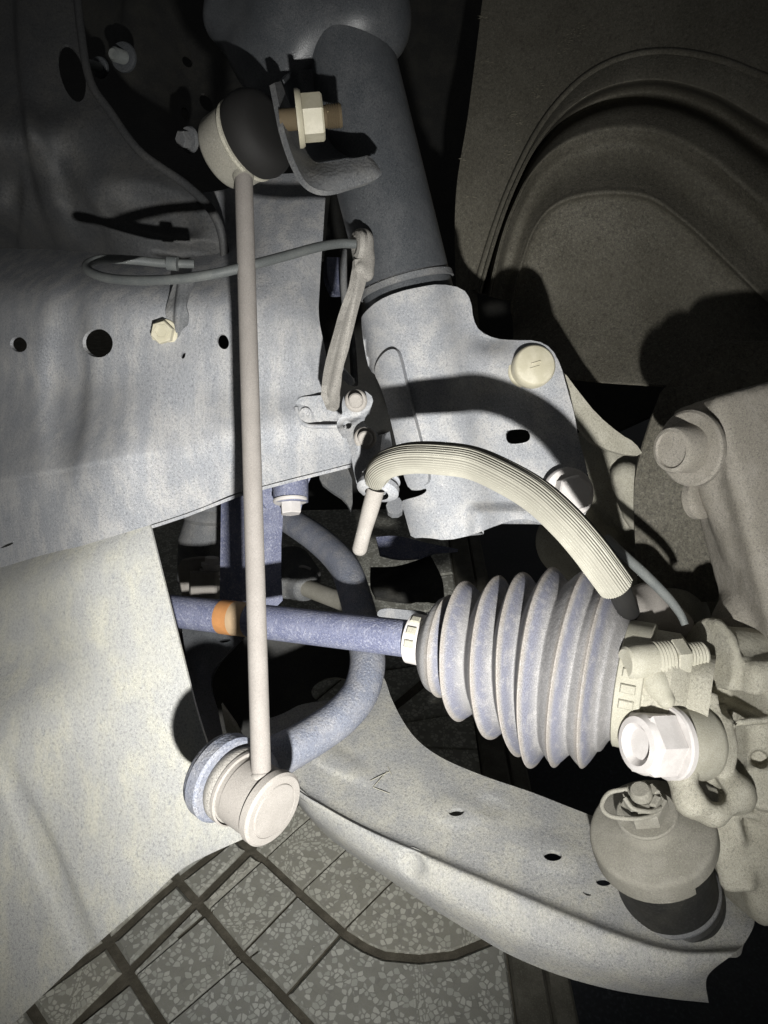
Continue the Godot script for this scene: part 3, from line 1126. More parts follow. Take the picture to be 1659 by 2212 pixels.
	var rings := [[0, 0.0, 0.0005], [0, 0.03, -0.004], [0, 0.28, -0.008], [0, 0.36, -0.002], [0, 0.42, 0.035], [0, 0.56, 0.045], [0, 0.70, 0.014], [0, 0.9, 0.002], [1, 0.0, 0.0], [1, 0.1, 0.006], [1, 0.3, 0.019], [1, 0.6, 0.022], [1, 0.88, 0.016], [1, 1.0, 0.014], [2, 0.06, 0.024], [2, 0.3, 0.034], [2, 0.6, 0.03], [2, 1.0, 0.0]]
	var loops := []
	var base := []
	for a in arch:
		base.append(depth_of.call(a[0], a[1]))
	var inner_base := []
	for a in floor_line:
		inner_base.append(depth_of.call(a[0], a[1]))
	var lines := [arch, crest, inner_step, floor_line]
	for r in rings:
		var l := []
		for i in arch.size():
			var p0: Array = lines[r[0]][i]
			var p1: Array = lines[r[0] + 1][i]
			var x: float = lerpf(p0[0], p1[0], r[1])
			var y: float = lerpf(p0[1], p1[1], r[1])
			l.append(P(x, y, lerpf(base[i], inner_base[i], (r[0] + r[1]) / 3.0) + r[2]))
		loops.append(l)
	m = MB.new()
	skin(m, surface(loops, 40), rect(), [], 0.0125, 0.002)
	put("arch_pocket", m, M.liner, lin)
	m = MB.new()
	var lip := []
	for i in arch.size():
		lip.append(P(arch[i][0], arch[i][1], base[i] - 0.001))
	tube(m, lip, [0.0036], 10, 120)
	put("lip", m, M.liner, lin)
	# scuffs: crumbs of dried mud rubbed into the liner
	var rng := RandomNumberGenerator.new()
	rng.seed = 77
	m = MB.new()
	var marks := [[1228, 86, 46, 12, -0.9, 26], [1165, 190, 22, 9, -1.0, 14], [1108, 248, 14, 6, -1.1, 10], [1120, 270, 10, 5, -0.9, 8], [1090, 345, 20, 6, -1.1, 10], [1043, 38, 16, 2, 0.0, 5], [1054, 135, 16, 2, 0.0, 5], [1001, 345, 10, 2, 0.0, 4], [1018, 426, 14, 2, 0.0, 5], [1105, 310, 20, 3, -0.3, 7]]
	for k in marks:
		for i in k[5]:
			var o: Vector2 = Vector2(rng.randf_range(-k[2], k[2]), rng.randf_range(-k[3], k[3])).rotated(k[4]) + Vector2(k[0], k[1])
			var q := find_on(f, o)
			var p: Vector3 = f.call(q)
			var t := look.x.rotated(look.z, rng.randf_range(-0.3, 0.5))
			var ln := rng.randf_range(0.0006, 0.0026)
			var u := look.y
			var z := V(0, 0, 1) * 0.0006
			m.flat([p - t * ln + z, p + u * 0.0004 + z * 1.3, p + t * ln + z, p - u * 0.0004 + z], look.z)
	var mud := put("mud_scuffs", m, M.mud, lin)
	mud.set_meta("kind", "stuff")
	# disc shield behind the knuckle, far right
	m = MB.new()
	f = surface([
		pts([[1425, 850, .50], [1470, 800, .497], [1530, 755, .49], [1600, 738, .48], [1760, 740, .46]]),
		pts([[1400, 930, .50], [1470, 880, .50], [1540, 850, .495], [1620, 830, .485], [1760, 830, .465]]),
		pts([[1370, 1060, .51], [1460, 1040, .505], [1560, 1020, .50], [1640, 1010, .49], [1760, 1010, .47]]),
		pts([[1380, 1300, .51], [1460, 1300, .505], [1560, 1300, .50], [1640, 1300, .49], [1760, 1300, .47]])])
	skin(m, f, rect(), [], 0.03, 0.002)
	tag(put("disc_shield", m, M.liner), "dark brown round brake disc shield behind the caliper", "disc shield")
	# dark cavity wall far behind everything
	m = MB.new()
	f = surface([
		pts([[-200, -300, 1.0], [700, -300, 1.05], [1100, -300, 1.0], [1700, -300, .95]]),
		pts([[-200, 200, 1.0], [700, 200, 1.05], [1100, 200, 1.0], [1700, 300, .95]]),
		pts([[250, 700, .95], [700, 700, 1.0], [1050, 700, 0.95], [1500, 700, .8]]),
		pts([[300, 1100, .90], [700, 1100, .95], [980, 1080, .95], [1400, 900, .8]])])
	skin(m, f, rect(), [], 0.1, 0.004)
	tag(put("bulkhead", m, M.black), "black bulkhead deep behind the suspension", "bulkhead")

func build_inside() -> void:
	# upright post behind the rod
	var m := MB.new()
	var f := func(q: Vector2) -> Vector3: return P(q.x, q.y, 0.60 + 0.00016 * absf(q.x - 520.0))
	skin(m, f, soft(poly([478, 1040, 612, 1010, 612, 1110, 606, 1200, 612, 1330, 474, 1330, 476, 1200]), 1), [], 12.0, 0.012)
	tag(put("subframe_post", m, M.shaft), "bluish dusty upright post of the subframe behind the thin rod", "subframe post")
	# engine mount and fittings left of it
	m = MB.new()
	lathe(m, P(446, 1190, .72), V(0.1, 1, 0.25), v2([-0.03, 0, -0.03, .026, 0.012, .026, 0.03, .021, 0.034, .024, 0.040, .022, .043, .019, .05, .0185, .052, .016, .075, .014, .075, 0]), 36)
	tag(put("rubber_mount", m, M.grey_plate), "grey conical rubber mount in the gap left of the post, behind the rod", "rubber mount")
	var g := thing("cast_bracket", P(430, 1240, .68), "pale cast fitting with a flanged nut in the dark gap above the shaft, far left", "bracket")
	m = MB.new()
	prism(m, P(392, 1236, .69), V(1, 0, 0), V(0, 1, 0), soft(poly([0, 0.012, 0.022, 0.015, 0.03, 0.012, 0.026, -0.004, 0.03, -0.03, 0.008, -0.03, 0.004, -0.012]), 1), 0.02, 0.001)
	put("body", m, M.beige, g)
	m = MB.new()
	prism(m, P(448, 1232, .67), V(1, 0, 0), V(0, 1, 0), poly([-0.012, -0.024, 0.011, -0.024, 0.011, 0.0, -0.012, 0.0]), 0.015, 0.0015)
	put("lug", m, M.beige, g)
	m = MB.new()
	lathe(m, P(456, 1238, .67), V(0.1, 1, 0.15), v2([0, 0, 0, .010, .003, .010, .0032, .0075, .006, .0075, .0062, .009, .009, .009, .0095, .006, .014, .006, .014, 0]), 28)
	put("nut", m, M.pale, g)
	# bolt under the rail with its sleeve
	var b := thing("subframe_bolt", P(628, 1080, .545), "pale flange bolt hanging under the rail right of the thin rod", "bolt")
	m = MB.new()
	lathe(m, P(626, 1010, .565), V(0.05, -1, 0.12), v2([0, 0, 0, .0135, .002, .0135, .026, .0125, .026, 0]), 36)
	put("sleeve", m, M.shaft, b)
	hex_head(b, "head", P(627, 1079, .56), V(0.08, -1, 0.22), 0.0135, 0.009, 0.0125, 0.0022, M.pale, 0.4)
	# web beside the sleeve
	m = MB.new()
	f = func(q: Vector2) -> Vector3: return P(q.x, q.y, 0.58 + 0.0001 * (q.x - 600))
	skin(m, f, soft(poly([566, 1048, 600, 1030, 640, 1012, 690, 1000, 668, 1036, 655, 1080, 648, 1110, 604, 1096, 566, 1100]), 1), [], 8.0, 0.004)
	tag(put("subframe_web", m, M.shaft), "bluish sheet web around the bolt sleeve under the rail", "subframe web")
	# inner tie rod with its bellows
	var t := thing("tie_rod", P(640, 1260, .70), "pale steering tie rod with a ribbed bellows, seen behind the upper part of the shaft", "tie rod")
	var axis := V(0.48, -0.32, 0.82)
	var ro := P(652, 1262, .68)
	m = MB.new()
	var prof := []
	for i in 6:
		prof.append_array([-0.034 + i * 0.0052, 0.0205 - i * 0.0004, -0.0314 + i * 0.0052, 0.0240 - i * 0.0006])
	prof.append_array([-0.002, 0.0185, 0.001, 0.0145, 0.004, 0.0155, 0.007, 0.0125, 0.009, 0.013, 0.012, 0.0105, 0.0125, 0.0])
	lathe(m, ro, axis, v2([-0.034, 0] + prof), 40, 0.3)
	put("bellows", m, M.grey_plate, t)
	m = MB.new()
	tube(m, [ro + axis * 0.006, P(700, 1284, .655), P(770, 1310, .62)], [.0078], 24, 10)
	put("rod", m, M.cup, t)
	m = MB.new()
	tube(m, [ro + V(-0.6, 0.75, 0.2) * 0.0165 + axis * 0.003, ro + V(-0.1, 1, 0.1) * 0.0175 + axis * 0.004, ro + V(0.35, 0.9, 0.1) * 0.0165 + axis * 0.005], [0.0012], 8)
	put("wire_clip", m, M.pale, t)
	# crossmember pieces behind the hose
	m = MB.new()
	f = surface([pts([[812, 1160, .66], [860, 1158, .66], [920, 1172, .655], [990, 1186, .65]]), pts([[822, 1196, .645], [862, 1206, .645], [905, 1202, .645], [925, 1188, .645]])])
	skin(m, f, rect(), [], 0.08, 0.003)
	tag(put("crossmember_lip", m, M.shaft), "bluish rounded lip of the crossmember behind the short pale pipe", "crossmember")
	m = MB.new()
	f = surface([pts([[800, 1225, .66], [860, 1222, .655], [930, 1200, .65]]), pts([[800, 1262, .63], [880, 1262, .63], [955, 1250, .63]]), pts([[812, 1290, .62], [880, 1300, .62], [960, 1300, .62]])])
	f = pressed(f, [[850, 1250, 30, 14, -0.2, -0.008], [910, 1285, 20, 18, 0.5, 0.006]])
	skin(m, f, rect(), [], 0.06, 0.003)
	tag(put("black_cover", m, M.black), "crumpled black cover above the left end of the boot", "cover")
	m = MB.new()
	f = func(q: Vector2) -> Vector3: return P(q.x, q.y, 0.62)
	skin(m, f, soft(poly([818, 1312, 880, 1318, 925, 1322, 930, 1345, 812, 1338])), [], 8.0, 0.003)
	tag(put("pale_plate", m, M.bracket), "small pale plate edge just above the shaft beside the boot", "plate")
	m = MB.new()
	f = func(q: Vector2) -> Vector3: return P(q.x, q.y, 0.64 - 0.0002 * (q.y - 1000))
	skin(m, f, soft(poly([690, 1012, 720, 1005, 760, 1010, 762, 1110, 744, 1078, 715, 1060, 690, 1040]), 1), [], 8.0, 0.004)
	tag(put("bracket_leaf", m, M.grey_plate), "greyish sheet leaf below the hose bracket, in front of the dark gap", "bracket")
	m = MB.new()
	skin(m, f, soft(poly([832, 1085, 860, 1070, 872, 1090, 868, 1110, 840, 1112]), 1), [], 6.0, 0.006)
	tag(put("bracket_leaf", m, M.bracket), "small bluish leaf right of the short pale pipe", "bracket")
	# dark back plate of the subframe below the shaft, with a leg that reaches the shield
	m = MB.new()
	f = surface([pts([[380, 1330, .60], [520, 1330, .61], [780, 1330, .63]]), pts([[395, 1400, .60], [560, 1400, .61], [790, 1400, .63]]), pts([[420, 1500, .60], [600, 1480, .60], [800, 1470, .62]]), pts([[430, 1640, .58], [600, 1600, .585], [790, 1540, .60]])])
	skin(m, f, rect(), [hole_on(f, 716, 1490, 44, 26, -0.2, 24)], 0.06, 0.004)
	tag(put("subframe_plate", m, M.black), "black subframe plate with an oval hole below the shaft", "subframe")
	m = MB.new()
	f = surface([pts([[392, 1352, .56], [470, 1345, .56], [556, 1350, .565]]), pts([[402, 1420, .545], [440, 1420, .545], [500, 1406, .553]]), pts([[415, 1490, .53], [438, 1490, .53], [456, 1462, .537]]), pts([[428, 1550, .515], [452, 1552, .515], [472, 1540, .518]]), pts([[446, 1606, .50], [470, 1612, .50], [486, 1608, .502]])])
	skin(m, f, rect(), [hole_on(f, 486, 1384, 12, 4, -0.15, 14)], 0.05, 0.004)
	tag(put("support_bracket", m, M.paint), "dark blue-grey bracket leg beside the splash shield edge", "bracket")
	m = MB.new()
	prism(m, P(494, 1586, .53), V(1, 0, 0), V(0, 1, 0), poly([-0.004, 0.022, 0.006, 0.008, 0.013, -0.006, 0.012, -0.012, 0.002, -0.012]), 0.006, 0.001)
	tag(put("pale_lug", m, M.cast), "small yellowish lug beside the foot of the dark bracket leg", "lug")

# ---------------------------------------------------------------- strut
func build_strut() -> void:
	var st := thing("strut", P(880, 560, .475), "dark painted suspension strut tube leaning into its clamp bracket, top centre", "strut")
	var m := MB.new()
	var a := P(733, 40, .462)
	var b := P(880, 625, .478)
	var ax := (b - a).normalized()
	var L := a.distance_to(b)
	lathe(m, a, ax, v2([-0.16, 0.0, -0.16, .0275, L + 0.02, .0278, L + 0.02, 0.0]), 64)
	put("tube", m, M.paint, st)
	m = MB.new()                                               # spring seat and its folds around the tube's top
	var prims := []
	prims.append([0, P(560, -60, .50), P(640, 60, .47), .034, .030, .02])
	prims.append([0, P(640, 60, .47), P(610, 190, .462), .026, .012, .02])
	prims.append([0, P(500, 40, .49), P(560, 130, .475), .018, .014, .016])
	prims.append([0, P(560, 130, .475), P(575, 200, .466), .014, .010, .012])
	prims.append([0, P(700, -80, .48), P(780, 40, .46), .04, .030, .03])
	prims.append([0, P(830, 20, .46), P(838, 80, .458), .007, .006, .012])
	prims.append([10, P(592, 90, .43), P(600, 190, .425), .010, .008, .01])
	prims.append([10, P(690, 60, .42), P(740, 150, .425), .012, .012, .012])
	lump(m, prims, P(690, 40, .47) - Vector3(.12, .11, .11), P(690, 40, .47) + Vector3(.08, .09, .10), 0.0034)
	put("spring_seat", m, M.paint, st)
	m = MB.new()
	lathe(m, b - ax * 0.0055, ax, v2([0, .0277, 0.0006, .0283, .0012, .0283, .0013, .0295, .0050, .0298, .0052, .0285]), 64)
	put("seam_ring", m, M.grey_plate, st)
	# bracket that carries the link: side plate, folded tab, upper plate
	var k := thing("link_bracket", P(660, 300, .44), "dark grey folded bracket on the strut that carries the upper link joint", "bracket")
	m = MB.new()
	var f := surface([
		pts([[588, 180, .403], [604, 240, .400], [622, 308, .397], [640, 356, .394], [662, 394, .392], [692, 411, .392], [730, 412, .395], [772, 403, .399], [806, 393, .402], [822, 382, .404]]),
		pts([[600, 177, .414], [617, 236, .412], [636, 303, .410], [654, 344, .407], [673, 372, .399], [700, 380, .396], [735, 377, .397], [776, 370, .400], [808, 364, .403], [824, 372, .405]]),
		pts([[612, 174, .426], [630, 232, .424], [649, 296, .422], [664, 330, .419], [680, 349, .409], [704, 351, .405], [738, 345, .404], [774, 339, .406], [798, 334, .408], [806, 342, .409]])])
	skin(m, f, soft(poly([0, 0, 0.97, 0, 1, 0.3, 1, 0.75, 0.985, 1, 0, 1]), 1), [], 0.022, 0.0032)
	put("folded_plate", m, M.grey_plate, k)
	m = MB.new()
	f = surface([
		pts([[612, 172, .435], [640, 152, .45], [700, 150, .45], [752, 150, .455]]),
		pts([[622, 200, .438], [650, 200, .455], [710, 200, .455], [766, 190, .458]]),
		pts([[640, 300, .438], [690, 300, .455], [740, 300, .456], [775, 300, .458]]),
		pts([[660, 350, .43], [700, 345, .445], [750, 340, .448], [785, 340, .45]])])
	skin(m, f, rect(), [], 0.05, 0.003)
	put("back_plate", m, M.paint, k)
	# nut and threaded end of the upper joint
	# --- clamp bracket that wraps the tube and takes the knuckle
	var c := thing("strut_clamp", P(1000, 900, .455), "large pale grey clamp bracket at the foot of the strut, crossed by the hose shadow", "clamp bracket")
	var top := Vector2(862, 560)
	var dir := Vector2(0.2, 1.0).normalized()
	var across := Vector2(dir.y, -dir.x)
	var depth := func(x: float, y: float) -> float:
		var q := Vector2(x, y) - top
		var s := q.dot(across) - 12.0
		var t := q.dot(dir)
		var dc := 0.478 + 0.000012 * t
		var r := 121.0
		var lim := 72.0
		var base: float
		if s < lim:
			base = dc - sqrt(maxf(r * r - s * s, 120.0)) * 0.475 / F
		else:
			var y0 := sqrt(r * r - lim * lim)
			var slope := lim / y0
			var e := s - lim
			# leaves the tube at a tangent, then bends out into the flat flange
			var w := 34.0
			var bend := slope * w * (1.0 - exp(-e / w))
			base = dc - (y0 - bend) * 0.475 / F - 0.00006 * e * smoothstep(0, 120, e)
		# dip beside the ear, and the lip along the bottom
		base += 0.010 * exp(-(Vector2(x - 1062, y - 728) / Vector2(44, 30)).length_squared())
		base -= 0.007 * smoothstep(30.0, 0.0, (1110.0 + 0.0016 * pow(x - 1080.0, 2.0) * 0.12) - y) * smoothstep(1000, 1040, x) * smoothstep(1260, 1200, x)
		base -= 0.004 * exp(-(Vector2(x - 1158, y - 788) / Vector2(60, 56)).length_squared())
		return base
	f = func(q: Vector2) -> Vector3: return P(q.x, q.y, depth.call(q.x, q.y))
	var outline := soft(poly([779, 690, 786, 676, 815, 650, 855, 632, 905, 620, 950, 613, 1000, 622, 1018, 650, 1022, 690, 1036, 716, 1070, 732, 1110, 735, 1160, 735, 1192, 752, 1212, 790, 1224, 836, 1240, 890, 1250, 950, 1268, 1010, 1278, 1070, 1262, 1120, 1240, 1160, 1205, 1152, 1170, 1130, 1125, 1118, 1075, 1134, 1020, 1156, 965, 1168, 920, 1161, 889, 1163, 882, 1140, 874, 1110, 866, 1086, 872, 1080, 905, 1072, 922, 1062, 920, 1054, 905, 1060, 884, 1058, 872, 1030, 858, 970, 840, 890, 818, 815, 798, 800, 788, 760]), 1)
	m = MB.new()
	skin(m, f, outline, [soft(poly([1092, 932, 1104, 928, 1132, 927, 1144, 934, 1146, 948, 1136, 956, 1106, 960, 1094, 954]), 1)], 7.0, 0.012)
	put("clamp_plate", m, M.bracket, c)
	m = MB.new()
	var f3 := func(q: Vector2) -> Vector3:
		var p: Vector3 = f.call(q)
		return p + (eye - p).normalized() * 0.005
	skin(m, f3, soft(poly([808, 808, 812, 784, 830, 760, 850, 752, 861, 762, 872, 810, 886, 872, 902, 930, 916, 985, 927, 1030, 922, 1046, 904, 1052, 880, 1049, 870, 1020, 856, 960, 838, 885, 820, 830]), 2), [], 6.0, 0.005)
	put("reinforcing_strip", m, M.bracket, c)
	# the far leaf of the clamp and the plate below the ear
	m = MB.new()
	f3 = func(q: Vector2) -> Vector3: return P(q.x, q.y, 0.475 + 0.00005 * (q.x - 1200))
	skin(m, f3, soft(poly([1180, 790, 1216, 800, 1250, 846, 1290, 896, 1340, 938, 1372, 956, 1392, 986, 1330, 980, 1270, 950, 1240, 900]), 1), [], 8.0, 0.005)
	put("far_leaf", m, M.cast, c)
	var ub := thing("clamp_bolt", P(1158, 790, .45), "round-headed yellowish clamp bolt marked with two dashes, upper of the pair", "bolt", "clamp bolts")
	var o := P(1146, 798, .456)
	var axis := V(0.02, 0.02, 1)
	m = MB.new()
	lathe(m, o, axis, v2([-.004, 0, -.004, .0140, .0018, .0140, .003, .0132, .0036, .0118]), 48)
	put("flange", m, M.plated, ub)
	m = MB.new()
	lathe(m, o + axis * 0.003, axis, v2([0, .0124, .008, .0122, .0098, .0112, .0102, .0106, .0102, 0]), 48)
	var hd := put("head", m, M.plated, ub)
	m = MB.new()
	for w in [-1, 1]:
		prism(m, o + axis * 0.0128 + look * Vector3(w * 0.0004, w * 0.0014, 0), V(1, 0.28, 0), V(-0.28, 1, 0), poly([-0.0028, -0.00025, 0.0028, -0.00025, 0.0028, 0.00025, -0.0028, 0.00025]), 0.0011, 0.0001)
	put("raised_mark", m, M.plated, hd)
	var lb := thing("clamp_bolt", P(1240, 1062, .44), "clamp bolt with a bright hexagon head, half hidden by the ribbed hose", "bolt", "clamp bolts")
	hex_head(lb, "head", P(1226, 1066, .448), V(0.12, -0.02, 1), 0.0185, 0.0105, 0.0152, 0.003, M.pale, 0.25)

# ---------------------------------------------------------------- knuckle side
func build_knuckle() -> void:
	var k := thing("steering_knuckle", P(1560, 1560, .40), "yellowish dusty cast steering knuckle at the lower right", "steering knuckle")
	var m := MB.new()
	var prims := []
	# body of the casting, hub end at the top, boss and hook at the left, leg at the bottom
	prims.append([1, P(1700, 1650, .421), look * Basis.from_euler(Vector3(0, deg_to_rad(9), deg_to_rad(2))), Vector3(.046, .066, .04), .007, .008])
	prims.append([2, P(1534, 1436, .405), P(1760, 1446, .42), .0205, .003, .005])
	prims.append([2, P(1527, 1426, .404), P(1545, 1427, .405), .0225, .0018, .0025])
	prims.append([1, P(1516, 1540, .386), look * Basis.from_euler(Vector3(deg_to_rad(-20), deg_to_rad(-10), deg_to_rad(-20))), Vector3(.012, .010, .012), .003, .004])
	prims.append([2, P(1440, 1606, .374), P(1540, 1612, .386), .0178, .004, .006])
	prims.append([0, P(1482, 1676, .366), P(1496, 1726, .360), .0088, .0080, .004])
	prims.append([0, P(1496, 1726, .360), P(1540, 1752, .362), .0080, .0066, .004])
	prims.append([0, P(1540, 1752, .362), P(1584, 1716, .370), .0066, .0105, .004])
	prims.append([1, P(1580, 1832, .382), look * Basis.from_euler(Vector3(0, deg_to_rad(-30), deg_to_rad(14))), Vector3(.0085, .0185, .010), .004, .004])
	prims.append([1, P(1700, 1840, .402), look * Basis.from_euler(Vector3(0, 0, deg_to_rad(3))), Vector3(.032, .0185, .028), .006, .006])
	prims.append([2, P(1650, 1700, .372), P(1652, 1701, .392), .011, .002, .003])
	prims.append([0, P(1600, 1560, .372), P(1720, 1545, .375), .0022, .0022, .002])
	prims.append([0, P(1560, 1740, .374), P(1720, 1790, .378), .0022, .0022, .002])
	prims.append([12, P(1640, 1640, .355), P(1640, 1640, .385), .0042, .0008, .001])
	# slots and pockets
	prims.append([11, P(1582, 1514, .386), look * Basis.from_euler(Vector3(0, deg_to_rad(9), deg_to_rad(2))), Vector3(.0115, .0046, .02), .002, .0015])
	prims.append([10, P(1530, 1688, .350), P(1530, 1690, .374), .0042, .0042, .003])
	prims.append([10, P(1546, 1714, .350), P(1546, 1715, .374), .0042, .0042, .003])
	prims.append([10, P(1606, 1790, .36), P(1612, 1870, .366), .006, .008, .005])
	prims.append([11, P(1640, 1380, .37), look * Basis.from_euler(Vector3(0, 0, deg_to_rad(4))), Vector3(.02, .0012, .02), .001, .001])
	lump(m, prims, P(1600, 1620, .39) - Vector3(.085, .11, .12), P(1600, 1620, .39) + Vector3(.07, .11, .11), 0.0021, 0.00035)
	put("casting", m, M.cast, k)
	m = MB.new()
	lathe(m, P(1441, 1606, .372), V(0.95, -0.05, -0.30), v2([0, 0, 0, .0168, .0012, .0180, .018, .0182, .021, .0170, .024, .0140, .024, 0]), 56)
	put("bolt_boss", m, M.yellow, k)
	# pinch bolt: large white hexagon head with a hollow end
	var b := thing("pinch_bolt", P(1400, 1606, .375), "large bright white hexagon bolt with a hollow end, beside the boot", "bolt")
	m = MB.new()
	var axis := V(0.93, -0.07, -0.36)
	var o := P(1372, 1608, .361)
	var u := any_across(axis).rotated(axis, 0.42)
	prism(m, o + axis * 0.003, u, axis.cross(u), hexagon(0.0275), 0.0155, 0.0012)
	put("head", m, M.pale, b)
	m = MB.new()
	lathe(m, o, axis, v2([.015, 0.0, .0145, .0052, 0.0035, .0066, 0.0, .0098, .0006, .0128, .004, .0142, .004, 0]), 48)
	put("hollow_end", m, M.pale, b)
	m = MB.new()
	lathe(m, o + axis * 0.018, axis, v2([0, 0, 0, .0168, .001, .0176, .0035, .0176, .0045, .0165, .0045, 0]), 48)
	put("flange", m, M.pale, b)
	# threaded fitting above it
	var t := thing("threaded_fitting", P(1430, 1430, .385), "beige threaded fitting with a hexagon nut and a stubby arm, above the white bolt", "fitting")
	axis = V(0.97, 0.05, -0.24)
	o = P(1350, 1432, .374)
	m = MB.new()
	var prof := [0.0, 0.0, 0.0, .0066, .001, .0078, .005, .0086, .0145, .0086]
	for i in 5:
		prof.append_array([.0150 + i * .0018, .0079, .0159 + i * .0018, .0090])
	prof.append_array([.0245, .0078, .0245, 0])
	lathe(m, o, axis, v2(prof), 36)
	put("barrel", m, M.yellow, t)
	m = MB.new()
	u = any_across(axis).rotated(axis, 0.2)
	prism(m, o + axis * 0.0245, u, axis.cross(u), hexagon(0.0165), 0.0075, 0.0007)
	put("nut", m, M.yellow, t)
	m = MB.new()
	prof = [.0, 0.0, 0.0, .0058]
	for i in 6:
		prof.append_array([.0003 + i * .0018, .0058, .0012 + i * .0018, .0066])
	prof.append_array([.0115, .0058, .0115, 0])
	lathe(m, o + axis * 0.032, axis, v2(prof), 32)
	put("thread", m, M.yellow, t)
	m = MB.new()
	lump(m, [[0, P(1404, 1450, .379), P(1420, 1482, .374), .0088, .0068, .003], [0, P(1420, 1482, .374), P(1438, 1512, .369), .0068, .0044, .003]], P(1415, 1475, .37) - Vector3(.02, .022, .02), P(1415, 1475, .37) + Vector3(.02, .022, .02), 0.0013)
	put("arm", m, M.yellow, t)
	# knuckle's upper arm behind the hose, dark in shadow
	m = MB.new()
	prims = []
	prims.append([0, P(1290, 1000, .56), P(1400, 1120, .575), .026, .030, .01])
	prims.append([0, P(1400, 1120, .575), P(1570, 1290, .56), .030, .040, .012])
	prims.append([0, P(1240, 1170, .57), P(1330, 1290, .56), .028, .024, .01])
	prims.append([0, P(1352, 1030, .525), P(1388, 1110, .525), .011, .013, .005])
	prims.append([0, P(1320, 1280, .54), P(1440, 1340, .52), .018, .028, .01])
	lump(m, prims, P(1400, 1150, .56) - Vector3(.095, .105, .085), P(1400, 1150, .56) + Vector3(.10, .105, .085), 0.0042, 0.0004)
	tag(put("knuckle_arm", m, M.cast), "brownish upper arm of the knuckle in shadow behind the ribbed hose", "knuckle arm")
	# dark lump with a bright edge under the hose end
	m = MB.new()
	prims = [[0, P(1358, 1330, .425), P(1385, 1330, .43), .0135, .013, .006], [0, P(1335, 1305, .42), P(1350, 1362, .42), .006, .008, .006], [0, P(1400, 1300, .435), P(1450, 1360, .44), .011, .013, .008]]
	lump(m, prims, P(1390, 1330, .43) - Vector3(.033, .033, .033), P(1390, 1330, .43) + Vector3(.037, .033, .033), 0.0017)
	tag(put("hose_fitting", m, M.beige), "rounded fitting just below the cut end of the ribbed hose", "fitting")
	# caliper
	var c := thing("brake_caliper", P(1590, 1080, .42), "pale beige brake caliper at the right edge", "brake caliper")
	m = MB.new()
	prims = []
	prims.append([1, P(1680, 1130, .42), look * Basis.from_euler(Vector3(0, 0, deg_to_rad(15))), Vector3(.031, .075, .03), .006, .005])
	prims.append([2, P(1500, 965, .418), P(1720, 930, .43), .0215, .003, .004])
	prims.append([0, P(1560, 1060, .42), P(1620, 1180, .418), .012, .013, .006])
	prims.append([0, P(1610, 1350, .43), P(1690, 1330, .44), .018, .02, .008])
	lump(m, prims, P(1660, 1130, .425) - Vector3(.075, .10, .08), P(1660, 1130, .425) + Vector3(.06, .09, .07), 0.0026, 0.0003)
	put("casting", m, M.caliper, c)
	m = MB.new()
	axis = V(0.86, 0.10, -0.5)
	o = P(1448, 972, .392)
	lathe(m, o + axis * 0.0135, axis, v2([0, 0, 0, .0185, .0012, .0198, .0035, .0200, .005, .0192, .006, .0165]), 56)
	put("guide_collar", m, M.caliper, c)
	var gb := thing("guide_bolt", P(1470, 962, .40), "beige guide bolt head pointing left out of the caliper", "bolt")
	m = MB.new()
	lathe(m, o, axis, v2([.0016, 0, .0014, .0088, 0.0, .0094, .0006, .0112, .002, .0120, .010, .0124, .020, .0135, .020, 0]), 48)
	put("head", m, M.caliper, gb)
	m = MB.new()
	lathe(m, P(1516, 1075, .425), V(0.5, 0.02, .8), v2([-.004, 0, -.004, .012, 0, .012, .001, .010, .0016, .0075, .001, .004, .0018, 0]), 32)
	put("boss", m, M.caliper, c)

